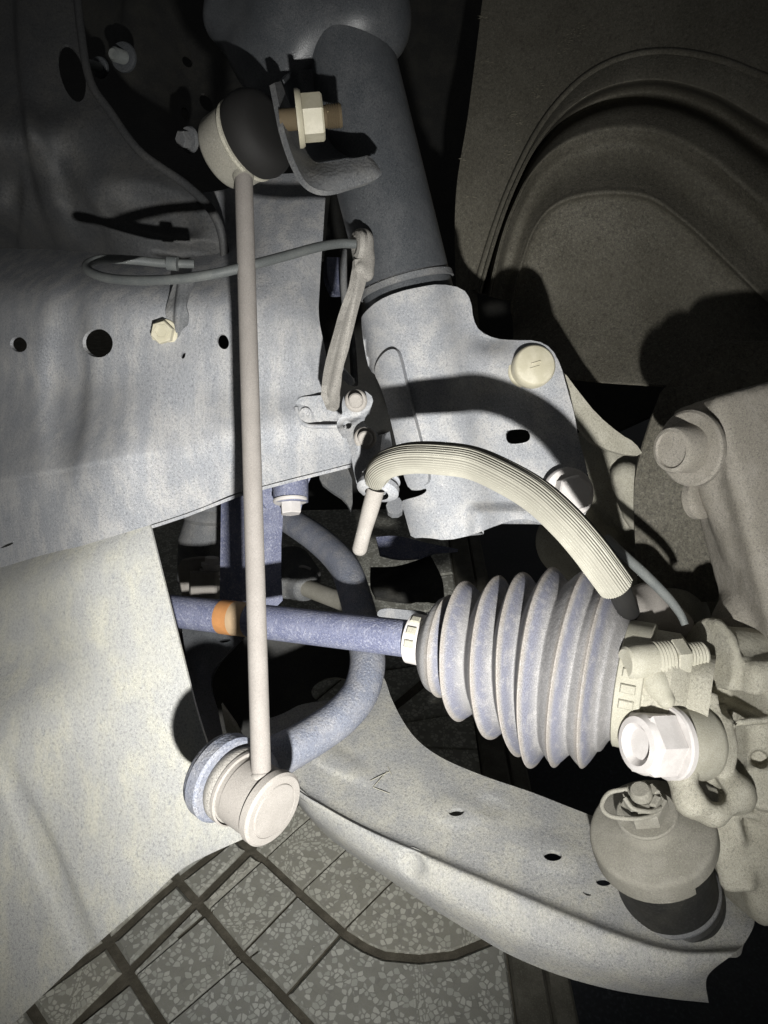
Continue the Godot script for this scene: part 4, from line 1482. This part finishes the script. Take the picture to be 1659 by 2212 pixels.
# ---------------------------------------------------------------- control arm and ball joint
func build_arm() -> void:
	var a := thing("control_arm", PH(1000, 1850, .376), "grey pressed-steel control arm with three holes, sweeping to the lower right", "control arm")
	var rows := []
	var far := [[560, 1556], [604, 1545], [650, 1522], [720, 1508], [790, 1470], [826, 1462], [846, 1510], [872, 1560], [905, 1602], [960, 1640], [1050, 1678], [1150, 1712], [1290, 1766], [1430, 1810], [1560, 1870], [1632, 1955]]
	var midl := [[570, 1600], [612, 1600], [660, 1600], [720, 1600], [780, 1600], [810, 1610], [836, 1630], [868, 1660], [905, 1692], [965, 1730], [1050, 1768], [1140, 1806], [1270, 1862], [1400, 1915], [1530, 1960], [1628, 2000]]
	var valley := [[590, 1650], [614, 1664], [636, 1684], [664, 1702], [694, 1718], [730, 1736], [766, 1755], [806, 1774], [850, 1793], [920, 1824], [1010, 1862], [1110, 1903], [1230, 1952], [1350, 2000], [1470, 2034], [1606, 2040]]
	var crest := [[590, 1662], [612, 1680], [634, 1702], [660, 1722], [690, 1740], [724, 1760], [760, 1780], [800, 1801], [844, 1822], [914, 1854], [1004, 1894], [1104, 1936], [1222, 1986], [1342, 2032], [1462, 2064], [1580, 2064]]
	var face := [[596, 1676], [618, 1700], [640, 1726], [668, 1758], [700, 1782], [736, 1810], [774, 1836], [816, 1862], [858, 1886], [922, 1922], [1008, 1966], [1104, 2014], [1220, 2062], [1340, 2098], [1462, 2120], [1528, 2110]]
	var low := [[600, 1684], [624, 1714], [645, 1738], [668, 1766], [700, 1800], [732, 1826], [770, 1853], [814, 1882], [858, 1912], [918, 1952], [1004, 2006], [1100, 2062], [1212, 2108], [1332, 2140], [1452, 2158], [1531, 2166]]
	for w in [[far, .3775], [midl, .3765], [valley, .378], [crest, .3745], [face, .388], [low, .410]]:
		var r := []
		for q in w[0]:
			r.append(PH(q[0], q[1], w[1]))
		rows.append(r)
	var f := surface(rows, 40)
	f = pressed(f, [[893, 1868, 22, 30, -0.6, -0.004], [985, 1750, 60, 34, 0.1, 0.002], [1195, 1840, 60, 40, 0.2, 0.002], [1060, 1742, 30, 20, 0.3, -0.002], [720, 1640, 90, 24, 0.5, 0.003]])
	var m := MB.new()
	skin(m, f, rect(), [hole_on(f, 986, 1754, 17, 9, -0.1), hole_on(f, 1194, 1848, 20, 12, 0.05), hole_on(f, 1304, 1904, 17, 10, 0.05), hole_on(f, 1268, 1930, 10, 4, 0.4, 10)], 0.011, 0.003)
	put("pressing", m, M.arm, a)
	m = MB.new()
	for l in [[800, 1688, 842, 1668], [836, 1668, 806, 1702], [806, 1702, 842, 1716], [838, 1658, 846, 1676]]:
		var p0: Vector3 = f.call(find_on(f, Vector2(l[0], l[1]))) + Vector3(0, 0.0006, 0)
		var p1: Vector3 = f.call(find_on(f, Vector2(l[2], l[3]))) + Vector3(0, 0.0006, 0)
		tube(m, [p0, (p0 + p1) / 2 + Vector3(0, 0.0004, 0.0004), p1], [0.00022], 6, 6)
	tag(put("dry_stalk", m, M.yellow), "thin dry straws lying on the control arm", "straw")
	# ball joint
	var up := Vector3(-0.36, 1, 0.0).normalized()
	var base := PH(1446, 1932, .379)
	var j := thing("ball_joint", base, "ball joint under a dusty cup-shaped cover, on the right end of the control arm", "ball joint")
	m = MB.new()
	lathe(m, base, up, v2([-.012, 0, -.012, .0262, -.004, .0272, .0, .0268, .0015, .0252, .012, .0248, .052, .0238, .052, 0]), 64)
	put("housing", m, M.black, j)
	m = MB.new()
	lathe(m, base, up, v2([.0022, .0250, .0034, .0262, .0048, .0262, .006, .025]), 64)
	put("retaining_ring", m, M.grey_plate, j)
	m = MB.new()
	# cover: turned cup, a step cut in its rim
	var s := any_across(up)
	var prof := v2([.0425, .0306, .0460, .0307, .0500, .0306, .0535, .0304, .0552, .0296, .0562, .0280, .0575, .0240, .0590, .0190, .0610, .0140, .0655, .0110])
	var f2 := func(q: Vector2) -> Vector3:
		var x := clampf(q.y, 0, 1) * (prof.size() - 1)
		var i := mini(int(x), prof.size() - 2)
		var p0: Vector2 = prof[maxi(i - 1, 0)]
		var p3: Vector2 = prof[mini(i + 2, prof.size() - 1)]
		var pv := catmull(Vector3(p0.x, p0.y, 0), Vector3(prof[i].x, prof[i].y, 0), Vector3(prof[i + 1].x, prof[i + 1].y, 0), Vector3(p3.x, p3.y, 0), x - i)
		return base + up * pv.x + (s.rotated(up, q.x * TAU)) * pv.y
	var cut_at := 0.0
	var best := 1e9
	for i in 200:
		var p: Vector3 = f2.call(Vector2(i / 200.0, 0))
		var e := pixel_of(p).distance_squared_to(Vector2(1492, 1914))
		if e < best and p.distance_to(eye) < base.distance_to(eye):
			best = e
			cut_at = i / 200.0
	var c0 := cut_at
	for side in [0, 1]:
		# long lip on the left of the step, short lip on its right
		var from := c0 + (0.0 if side else 0.5)
		for half in 2:
			pass
	var probe: Vector3 = f2.call(Vector2(cut_at + 0.05, 0))
	var to_right := pixel_of(probe).x > pixel_of(f2.call(Vector2(cut_at, 0))).x
	var w0 := cut_at if to_right else cut_at - 0.42
	var w1 := cut_at + 0.42 if to_right else cut_at
	skin(m, f2, PackedVector2Array([Vector2(w0, 0.14), Vector2(w1, 0.14), Vector2(w1, 1), Vector2(w0, 1)]), [], 0.022, 0.0018)
	skin(m, f2, PackedVector2Array([Vector2(w1 - 1.0, 0), Vector2(w0, 0), Vector2(w0, 1), Vector2(w1 - 1.0, 1)]), [], 0.022, 0.0018)
	put("cover", m, M.cup, j)
	m = MB.new()
	lathe(m, base, up, v2([.0667, .0, .0667, .0140, .0681, .0146, .0689, .0138, .0689, 0]), 48)
	put("washer", m, M.cup, j)
	m = MB.new()
	var u := any_across(up).rotated(up, 0.35)
	prism(m, base + up * 0.0687, u, up.cross(u), hexagon(0.019), 0.0085, 0.0009)
	var nut := put("castle_nut", m, M.cup, j)
	for i in 6:
		m = MB.new()
		var d := u.rotated(up, TAU * (i + 0.5) / 6)
		prism(m, base + up * 0.0767 + d * 0.0068, d, up.cross(d), poly([-.0018, -.0032, .0016, -.0028, .0016, .0028, -.0018, .0032]), 0.0052, 0.0006)
		put("nut_tooth", m, M.cup, nut)
	m = MB.new()
	lathe(m, base + up * 0.0749, up, v2([0, 0, 0, .0052, .010, .0052, .0115, .0042, .0115, 0]), 28)
	put("stud_end", m, M.cup, j)
	m = MB.new()
	var q0 := base + up * 0.0789
	var r := look.x
	var fr := -Vector3(look.z.x, 0, look.z.z).normalized() * -1.0
	tube(m, [q0 + r * 0.006 + fr * 0.007, q0 + fr * 0.0105 - r * 0.001, q0 - r * 0.0085 + fr * 0.0105 - up * 0.001, q0 - r * 0.018 + fr * 0.008 - up * 0.0022, q0 - r * 0.0205 + fr * 0.003 - up * 0.0012, q0 - r * 0.015 - fr * 0.002 + up * 0.002, q0 - r * 0.006 - fr * 0.003 + up * 0.0035], [0.0011], 10, 60)
	tube(m, [q0 + r * 0.007 + fr * 0.006 + up * 0.001, q0 + r * 0.001 + fr * 0.0095 + up * 0.003, q0 - r * 0.006 + fr * 0.008 + up * 0.0035, q0 - r * 0.0085 + fr * 0.004 + up * 0.006], [0.0011], 10, 40)
	put("cotter_pin", m, M.cup, j)

# ---------------------------------------------------------------- drive shaft, sway bar
func build_shaft() -> void:
	var o := P(884, 1380, .456)
	var e := P(384, 1321, .535)
	var ax := (o - e).normalized()
	var s := thing("drive_shaft", o, "bluish drive shaft with an orange band and a ribbed rubber boot", "drive shaft")
	var m := MB.new()
	var L := o.distance_to(e)
	lathe(m, e - ax * 0.12, ax, v2([0, 0, 0, .0113, .12 + L + .01, .0110, .12 + L + .01, 0]), 48)
	put("shaft", m, M.shaft, s)
	for b in [[481, 508, .01145, "band"], [508.5, 540, .01138, "band_worn"]]:
		m = MB.new()
		var p0 := nearest_on(e, ax, b[0])
		var p1 := nearest_on(e, ax, b[1])
		lathe(m, p0, ax, v2([0, .0105, 0, b[2], p0.distance_to(p1), b[2], p0.distance_to(p1), .0105]), 48)
		put("paint_band", m, M[b[3]], s)
	# boot
	var a0 := P(916, 1384, .451)
	var a1 := P(1348, 1474, .404)
	var bx := (a1 - a0).normalized()
	var BL := a0.distance_to(a1)
	# rings of the boot: middle (picture x, y), turn on the picture, radius in picture units; crests and the folds between them
	var mids := [[916, 1384, -9.0], [960, 1394, -4.0], [1003, 1405, 0.0], [1072, 1419, 0.0], [1129, 1431, 1.0], [1176, 1438, -4.0], [1246, 1437, -8.5], [1300, 1454, -7.0], [1348, 1470, -9.0]]
	var crest_at := [964, 1003, 1072, 1129, 1176, 1240, 1294]
	var crest_r := [112, 151, 176, 197, 216, 218, 205]
	var fold_at := [985, 1040, 1103, 1153, 1206, 1268, 1322]
	var fold_r := [98, 119, 141, 163, 181, 182, 160]
	var path := [[905, 46], [920, 50], [928, 74], [945, 100]]
	for i in 7:
		var c: float = crest_at[i]
		var r: float = crest_r[i]
		var f0: float = fold_at[i - 1] if i else 935
		var f1: float = fold_at[i]
		path.append_array([[lerpf(c, f0, .45), lerpf(r, fold_r[i - 1] if i else 90, .40)], [c - 3.2, r - 5], [c - 1.2, r - 1], [c + 1.2, r - 1], [c + 3.6, r - 6], [lerpf(c, f1, .35), lerpf(r, fold_r[i], .34)], [lerpf(c, f1, .7), lerpf(r, fold_r[i], .78)], [f1 - 4, fold_r[i] + 3], [f1, fold_r[i]], [f1 + 3, fold_r[i] + 3]])
	path.append_array([[1332, 146], [1340, 132], [1348, 128], [1356, 127]])
	var line := []
	for k in path:
		line.append(Vector3(k[0], k[1], 0))
	var fine := []
	for i in line.size() - 1:
		var steps := maxi(2, int((line[i] as Vector3).distance_to(line[i + 1]) / 5.0))
		for k in steps:
			fine.append((line[i] as Vector3).lerp(line[i + 1], float(k) / steps))
	fine.append(line[line.size() - 1])
	for pass_ in 2:                                            # rubber has no knife edges
		var smooth := fine.duplicate()
		for i in range(1, fine.size() - 1):
			smooth[i] = (fine[i - 1] + fine[i] * 2.0 + fine[i + 1]) / 4.0
		fine = smooth
	var run := [0.0]
	for i in fine.size() - 1:
		run.append(run[i] + (fine[i] as Vector3).distance_to(fine[i + 1]))
	var crests := []
	for c in crest_at:
		for i in fine.size() - 1:
			if fine[i].x <= c and fine[i + 1].x > c:
				crests.append(run[i] / run[run.size() - 1])
				break
	boot_dust(crests)
	var bm := mat("boot", "boot", 1.0, 0.7, "grain", 0.012)
	bm.uv1_triplanar = false
	bm.uv1_scale = Vector3(2, 1, 1)
	bm.heightmap_enabled = true
	bm.heightmap_texture = T.fine
	bm.heightmap_scale = 0.015
	var seg := 140
	m = MB.new()
	var grid := []
	for i in fine.size():
		var x: float = fine[i].x
		var k := 0
		while k < mids.size() - 2 and mids[k + 1][0] < x:
			k += 1
		var t: float = (x - mids[k][0]) / (mids[k + 1][0] - mids[k][0])
		var d := lerpf(.451, .404, (x - 916.0) / 432.0)
		var c := P(x, lerpf(mids[k][1], mids[k + 1][1], t), d)
		var turn := deg_to_rad(lerpf(mids[k][2], mids[k + 1][2], clampf(t, 0, 1)))
		var n := V(cos(turn) * cos(deg_to_rad(25)), -sin(-turn) if false else sin(turn), sin(deg_to_rad(25)))
		var e1 := (look.y - n * look.y.dot(n)).normalized()
		var e2 := n.cross(e1)
		var r: float = fine[i].y * d / F
		var row := []
		for j in seg + 1:
			var g := TAU * j / seg
			row.append(c + (e1 * cos(g) + e2 * sin(g)) * r * (1.0 + 0.006 * sin(g * 3.0 + x * 0.02) + 0.004 * sin(g * 7.0 + x * 0.05)))
		grid.append(row)
	for i in fine.size():
		for j in seg + 1:
			var jj := j % seg
			var du: Vector3 = grid[i][(jj + 1) % seg] - grid[i][(jj + seg - 1) % seg]
			var dv: Vector3 = grid[mini(i + 1, fine.size() - 1)][jj] - grid[maxi(i - 1, 0)][jj]
			var n := du.cross(dv).normalized()
			var mid_: Vector3 = (grid[i][0] + grid[i][seg / 2]) / 2
			if n.dot(grid[i][jj] - mid_) < 0 and absf(n.dot((grid[i][jj] - mid_).normalized())) > 0.05:
				n = -n
			m.add(grid[i][jj], n, Vector2(float(j) / seg, run[i] / run[run.size() - 1]))
	for i in fine.size() - 1:
		for j in seg:
			var q := i * (seg + 1) + j
			m.quad(q, q + 1, q + seg + 2, q + seg + 1)
	put("boot", m, M.boot, s)
	m = MB.new()
	var r0 := 52.0 * .453 / F
	lathe(m, a0 - bx * 0.0085, bx, v2([0, r0 - .002, 0, r0, .0005, r0 + .0006, .0095, r0 + .0006, .010, r0, .010, r0 - .002]), 64)
	var cl := put("small_clamp", m, M.pale, s)
	clamp_teeth(cl, a0 - bx * 0.0085, bx, r0 + 0.0006, 0.010, 896, 1362)
	m = MB.new()
	var r1 := 133.0 * .404 / F
	lathe(m, a1 - bx * 0.001, bx, v2([0, r1 - .003, 0, r1, .0006, r1 + .0008, .0125, r1 + .0008, .013, r1, .013, r1 - .003]), 96)
	cl = put("large_clamp", m, M.yellow, s)
	clamp_teeth(cl, a1 - bx * 0.001, bx, r1 + 0.0008, 0.013, 1362, 1490)
	m = MB.new()
	lathe(m, a1 + bx * 0.012, bx, v2([0, 0, 0, r1 - .002, .012, r1 - .002, .02, r1 - .010, .03, r1 - .010, .03, 0]), 64)
	put("outer_joint", m, M.cast, s)
	# sway bar
	var w := thing("sway_bar", P(790, 1450, .47), "blue-grey sway bar bent downwards to the lower joint of the link", "sway bar")
	m = MB.new()
	tube(m, [P(560, 1080, .70), P(620, 1120, .66), P(690, 1168, .615), P(742, 1222, .575), P(768, 1290, .545), P(784, 1360, .515), P(794, 1430, .493), P(778, 1496, .476), P(738, 1546, .462), P(690, 1582, .452), P(640, 1612, .442), P(590, 1640, .433), P(540, 1672, .424)], [0.0114], 32, 160)
	put("bar", m, M.bar, w)

func clamp_teeth(parent: Node3D, o: Vector3, ax: Vector3, r: float, width: float, px: float, py: float) -> void:
	# the fold of the clamp and its two raised hooks, on the side that faces the viewer
	var s := any_across(ax)
	var best := 1e9
	var t0 := 0.0
	for i in 360:
		var d := s.rotated(ax, TAU * i / 360.0)
		var p := o + ax * width * 0.5 + d * r
		if d.dot(eye - p) > 0 and absf(pixel_of(p).y - py) < best:
			best = absf(pixel_of(p).y - py)
			t0 = TAU * i / 360.0
	var step := 0.0075 / r
	for k in 3:
		var m := MB.new()
		var d := s.rotated(ax, t0 + (k - 1) * step)
		var y := d.cross(ax)
		prism(m, o + d * (r - 0.0004) + ax * width * 0.5, ax, y, poly([-width * .28, -.0022, width * .28, -.0022, width * .28, .0022, -width * .28, .0022]), 0.0016, 0.0005)
		put("hook", m, M.yellow, parent)

func nearest_on(e: Vector3, ax: Vector3, px: float) -> Vector3:
	var lo := -0.1
	var hi := 0.6
	for i in 50:
		var mid := (lo + hi) / 2
		if pixel_of(e + ax * mid).x < px:
			lo = mid
		else:
			hi = mid
	return e + ax * lo

# ---------------------------------------------------------------- link
func build_link() -> void:
	var l := thing("stabiliser_link", P(563, 1680, .40), "long thin beige stabiliser link rod with a round joint at each end", "stabiliser link")
	var a := V(0.79, -0.25, 0.56)
	var face := P(594, 1751, .362)
	var m := MB.new()
	var r := 0.0171
	lathe(m, face, a, v2([-.023, 0, -.023, r * .96, -.0205, r * .96, -.020, r * .985, -.006, r * .985, -.0048, r * 1.06, -.0012, r * 1.06, 0.0, r * .98, .0, r * .80, -.0004, r * .79, -.0004, r * .77, .0003, r * .75, .0003, 0]), 96)
	put("lower_cup", m, M.beige, l)
	m = MB.new()
	lathe(m, face - a * 0.023, a, v2([-.0125, 0, -.0125, .0125, -.0115, .0135, -.009, .0165, -.0058, .0187, -.0035, .0190, -.0012, .0182, 0, .0172, 0, 0]), 72)
	put("lower_boot", m, M.cable_pale, l)
	m = MB.new()
	lathe(m, face - a * 0.0245, a, v2([0, .0183, .0006, .0189, .0022, .0189, .0028, .0180]), 72)
	put("boot_ring", m, M.beige, l)
	# rod
	m = MB.new()
	var p0 := P(526, 372, .408)
	var p1 := P(565, 1702, .3625)
	tube(m, [p0, p0.lerp(p1, .33), p0.lerp(p1, .66), p1], [0.00475], 40, 24)
	put("rod", m, M.rod, l)
	m = MB.new()
	var dn := (p1 - p0).normalized()
	lathe(m, P(564, 1668, .3632), dn, v2([0, .0046, .0008, .0055, .003, .0060, .010, .0064]), 36)
	put("lower_weld", m, M.beige, l)
	m = MB.new()
	lathe(m, P(526, 392, .408), -dn, v2([0, .0046, .0008, .0053, .004, .0060, .010, .0060]), 36)
	put("upper_weld", m, M.cup, l)
	# upper joint: cup on the left, boot towards the strut, stud through the bracket
	var b := V(0.82, 0.20, 0.53)
	var c := P(529, 306, .412)
	m = MB.new()
	lathe(m, c, b, v2([-.0165, 0, -.0165, .0172, -.0155, .0190, -.0135, .0203, -.001, .0208, 0, .0202, 0, 0]), 72)
	put("upper_cup", m, M.cup, l)
	m = MB.new()
	lathe(m, c, b, v2([0, .0190, 0, .0214, .0012, .0220, .0024, .0214, .003, .019]), 72)
	put("upper_ring", m, M.cast, l)
	m = MB.new()
	lathe(m, c + b * 0.002, b, v2([0, .019, .002, .0220, .006, .0230, .010, .0226, .014, .0206, .0165, .0180, .018, .012, .018, 0]), 72)
	put("upper_boot", m, M.rubber, l)
	m = MB.new()
	b = V(0.93, 0.10, -0.05)
	var n := P(654, 256, .404)
	lathe(m, n - b * 0.012, b, v2([0, 0, 0, .0055, .026, .0055, .026, 0]), 24)
	put("stud", m, M.rust, l)
	m = MB.new()
	var prof := []
	for i in 6:
		prof.append_array([.0145 + i * .0012, .0056, .0151 + i * .0012, .0063])
	prof.append_array([.0225, .0055, .0225, 0])
	lathe(m, n - b * 0.002, b, v2(prof), 28)
	put("stud_thread", m, M.rust, l)
	var q := thing("link_nut", n, "yellowish flanged hexagon nut with a rusty thread on the strut bracket", "nut")
	hex_head(q, "hexagon", n - b * 0.003, b, 0.0205, 0.0115, 0.0142, 0.0030, M.plated, 0.62)
	# flattened eye of the sway bar, behind the lower joint
	var w: Node3D = get_node("sway_bar")
	m = MB.new()
	lathe(m, face - a * 0.0325, a, v2([-.011, 0, -.011, .0180, -.009, .0204, -.0065, .0210, -.006, .0217, 0.0, .0220, .0012, .0207, .0014, 0]), 72)
	put("eye", m, M.bar, w)
	m = MB.new()
	var ec := face - a * 0.039
	tube(m, [P(640, 1612, .442), P(600, 1634, .436), P(556, 1662, .425), ec + V(0.3, 0.1, 0) * 0.006], [0.0114, 0.0125, 0.0140, 0.0150], 32, 40)
	put("flattened_end", m, M.bar, w)

# ---------------------------------------------------------------- hoses, cables, hose bracket
func build_hoses() -> void:
	var h := thing("brake_hose", P(1000, 1000, .36), "beige finely ribbed brake hose arching from its bracket to a cut end", "brake hose")
	var m := MB.new()
	tube(m, [P(812, 1036, .392), P(822, 1014, .382), P(848, 998, .375), P(892, 989, .368), P(950, 990, .361), P(1020, 1000, .356), P(1090, 1030, .346), P(1160, 1072, .336), P(1222, 1128, .328), P(1268, 1180, .327), P(1304, 1228, .329), P(1330, 1264, .333)], [.0060, .0068, .0074, .0076, .0076, .0076, .0076, .0076, .0076, .0077, .0077], 168, 130, 42, 0.00042)
	put("ribbed_sleeve", m, M.hose, h)
	m = MB.new()
	tube(m, [P(1326, 1256, .333), P(1338, 1276, .345), P(1352, 1310, .385), P(1362, 1325, .42)], [.0052], 24, 12)
	put("inner_hose", m, M.rubber, h)
	m = MB.new()                                               # short pipe below the clip
	tube(m, [P(812, 1056, .398), P(800, 1100, .402), P(786, 1150, .407), P(777, 1186, .411)], [.0047, .0045, .0040, .0040], 28, 40)
	lathe(m, P(777, 1186, .411), V(-0.22, -1, -0.15), v2([0, .0040, .001, .0038, .0022, .0032, .0032, .002, .0036, 0]), 28)
	put("lower_pipe", m, M.beige, h)
	m = MB.new()
	var ax := V(-0.22, -0.86, 0.46)
	lathe(m, P(818, 1051, .397), ax, v2([-.006, .0062, -.006, .0098, -.0045, .0104, -.0035, .0092, -.001, .0090, -.0004, .0108, .0024, .0110, .0034, .0098, .0044, .0062]), 48)
	put("grommet", m, M.bracket, h)
	# hose bracket
	var b := thing("hose_bracket", P(790, 950, .44), "bluish pressed bracket with two bolts that holds the brake hose", "bracket")
	m = MB.new()
	var f := func(q: Vector2) -> Vector3:
		return P(q.x, q.y, 0.432 - 0.00014 * maxf(q.y - 900, 0) + 0.00010 * absf(q.x - 775))
	f = pressed(f, [[768, 866, 24, 26, 0, 0.003], [788, 946, 20, 24, 0, 0.003], [760, 900, 50, 10, -0.5, -0.002]])
	skin(m, f, soft(poly([738, 872, 744, 852, 762, 840, 788, 843, 808, 860, 800, 884, 786, 906, 790, 920, 806, 926, 818, 940, 824, 970, 812, 1000, 806, 1030, 800, 1050, 786, 1060, 772, 1052, 764, 1020, 757, 975, 751, 944, 737, 940, 727, 924, 728, 908, 740, 897]), 1), [ring2(16, 10, 10, 0, Vector2(750, 917))], 5.0, 0.0028)
	put("plate", m, M.bracket, b)
	m = MB.new()
	f = func(q: Vector2) -> Vector3: return P(q.x, q.y, 0.468 - 0.0001 * (q.x - 740))
	skin(m, f, soft(poly([738, 790, 746, 800, 766, 822, 756, 834, 742, 822, 734, 806]), 1), [], 4.0, 0.003)
	put("upper_ear", m, M.bracket, b)
	m = MB.new()
	f = surface([pts([[826, 940, .434], [842, 932, .45]]), pts([[822, 985, .428], [850, 980, .442]]), pts([[838, 1036, .412], [858, 1026, .417]])])
	skin(m, f, rect(), [], 0.15, 0.003)
	put("side_wing", m, M.bracket, b)
	for k in [[769, 866, .4275, "small pale bolt at the top of the hose bracket"], [789, 947, .4235, "small pale bolt of the hose bracket, next to the hose, half in shadow"]]:
		var bo := thing("bracket_bolt", P(k[0], k[1], k[2]), k[3], "bolt", "bolts of the hose bracket")
		m = MB.new()
		lathe(m, P(k[0], k[1], k[2]), V(0, -0.1, 1), v2([-.003, 0, -.003, .0062, .001, .0062, .002, .0054, .0022, .0041, .0066, .004, .0074, .0032, .0074, 0]), 32)
		put("head", m, M.beige, bo)
	# thin wire: through the strut's grommet, looping left
	var w := thing("sensor_wire", P(500, 575, .42), "thin grey wire looping left across the rod from the strut's grommet", "cable")
	m = MB.new()
	tube(m, [P(768, 527, .437), P(735, 526, .434), P(690, 533, .426), P(620, 552, .414), P(545, 572, .402), P(470, 590, .398), P(390, 602, .402), P(300, 606, .412), P(230, 600, .424), P(192, 585, .436), P(190, 570, .444), P(222, 560, .452), P(290, 562, .458), P(350, 568, .462), P(420, 570, .464)], [.0026], 20, 160)
	put("cable", m, M.cable, w)
	m = MB.new()
	tube(m, [P(362, 568, .460), P(384, 570, .460)], [.0042], 16, 6)
	put("clip", m, M.cable, w)
	var v := thing("wire_holder", P(760, 700, .44), "flat pale dusty strip hanging from the grommet beside the strut clamp", "strip")
	m = MB.new()
	f = surface([pts([[766, 560, .437], [800, 560, .440]]), pts([[768, 610, .437], [792, 606, .444]]), pts([[748, 672, .440], [776, 660, .448]]), pts([[726, 740, .443], [757, 738, .452]]), pts([[711, 800, .445], [740, 800, .455]]), pts([[706, 850, .446], [736, 850, .456]]), pts([[716, 880, .447], [732, 886, .452]])])
	f = pressed(f, [[735, 760, 7, 150, 0.22, -0.0025]])
	skin(m, f, rect(), [], 0.08, 0.004)
	put("strip", m, M.cable_pale, v)
	m = MB.new()
	lathe(m, P(772, 530, .440), V(-0.9, -0.05, 0.35), v2([-.004, 0, -.004, .0075, -.0015, .0085, .001, .0078, .0018, .0052, .0008, .0030, .0008, 0]), 36)
	put("grommet", m, M.cable_pale, v)
	m = MB.new()
	lump(m, [[0, P(782, 520, .446), P(790, 590, .446), .007, .005, .006], [0, P(786, 560, .446), P(778, 580, .440), .005, .004, .004]], P(785, 555, .445) - Vector3(.016, .024, .02), P(785, 555, .445) + Vector3(.016, .024, .02), 0.0014)
	put("clip", m, M.cable_pale, v)
	# two parallel lines deep in the gap left of the clamp
	w = thing("brake_pipe", P(760, 720, .60), "dark thin brake pipe in the gap between rail and strut", "pipe")
	m = MB.new()
	tube(m, [P(742, 540, .60), P(744, 640, .60), P(760, 740, .595), P(766, 830, .58)], [.0028], 14, 30)
	put("pipe", m, M.grey_plate, w)
	m = MB.new()
	f = surface([pts([[706, 555, .62], [745, 556, .63]]), pts([[708, 600, .61], [742, 620, .63]]), pts([[722, 636, .61], [742, 640, .63]])])
	skin(m, f, rect(), [], 0.1, 0.004)
	tag(put("bulkhead_bracket", m, M.shaft), "bluish bracket deep in the gap just under the wire, left of the strut", "bracket")
	# line at the right, hub side
	w = thing("hub_wire", P(1420, 1270, .41), "greenish grey wire running down from the hose to the knuckle", "cable")
	m = MB.new()
	tube(m, [P(1310, 1160, .43), P(1344, 1196, .422), P(1390, 1238, .412), P(1440, 1288, .404), P(1468, 1324, .400), P(1480, 1350, .398)], [.0022, .0028, .0028, .0025, .0019], 18, 60)
	put("cable", m, M.dull, w)
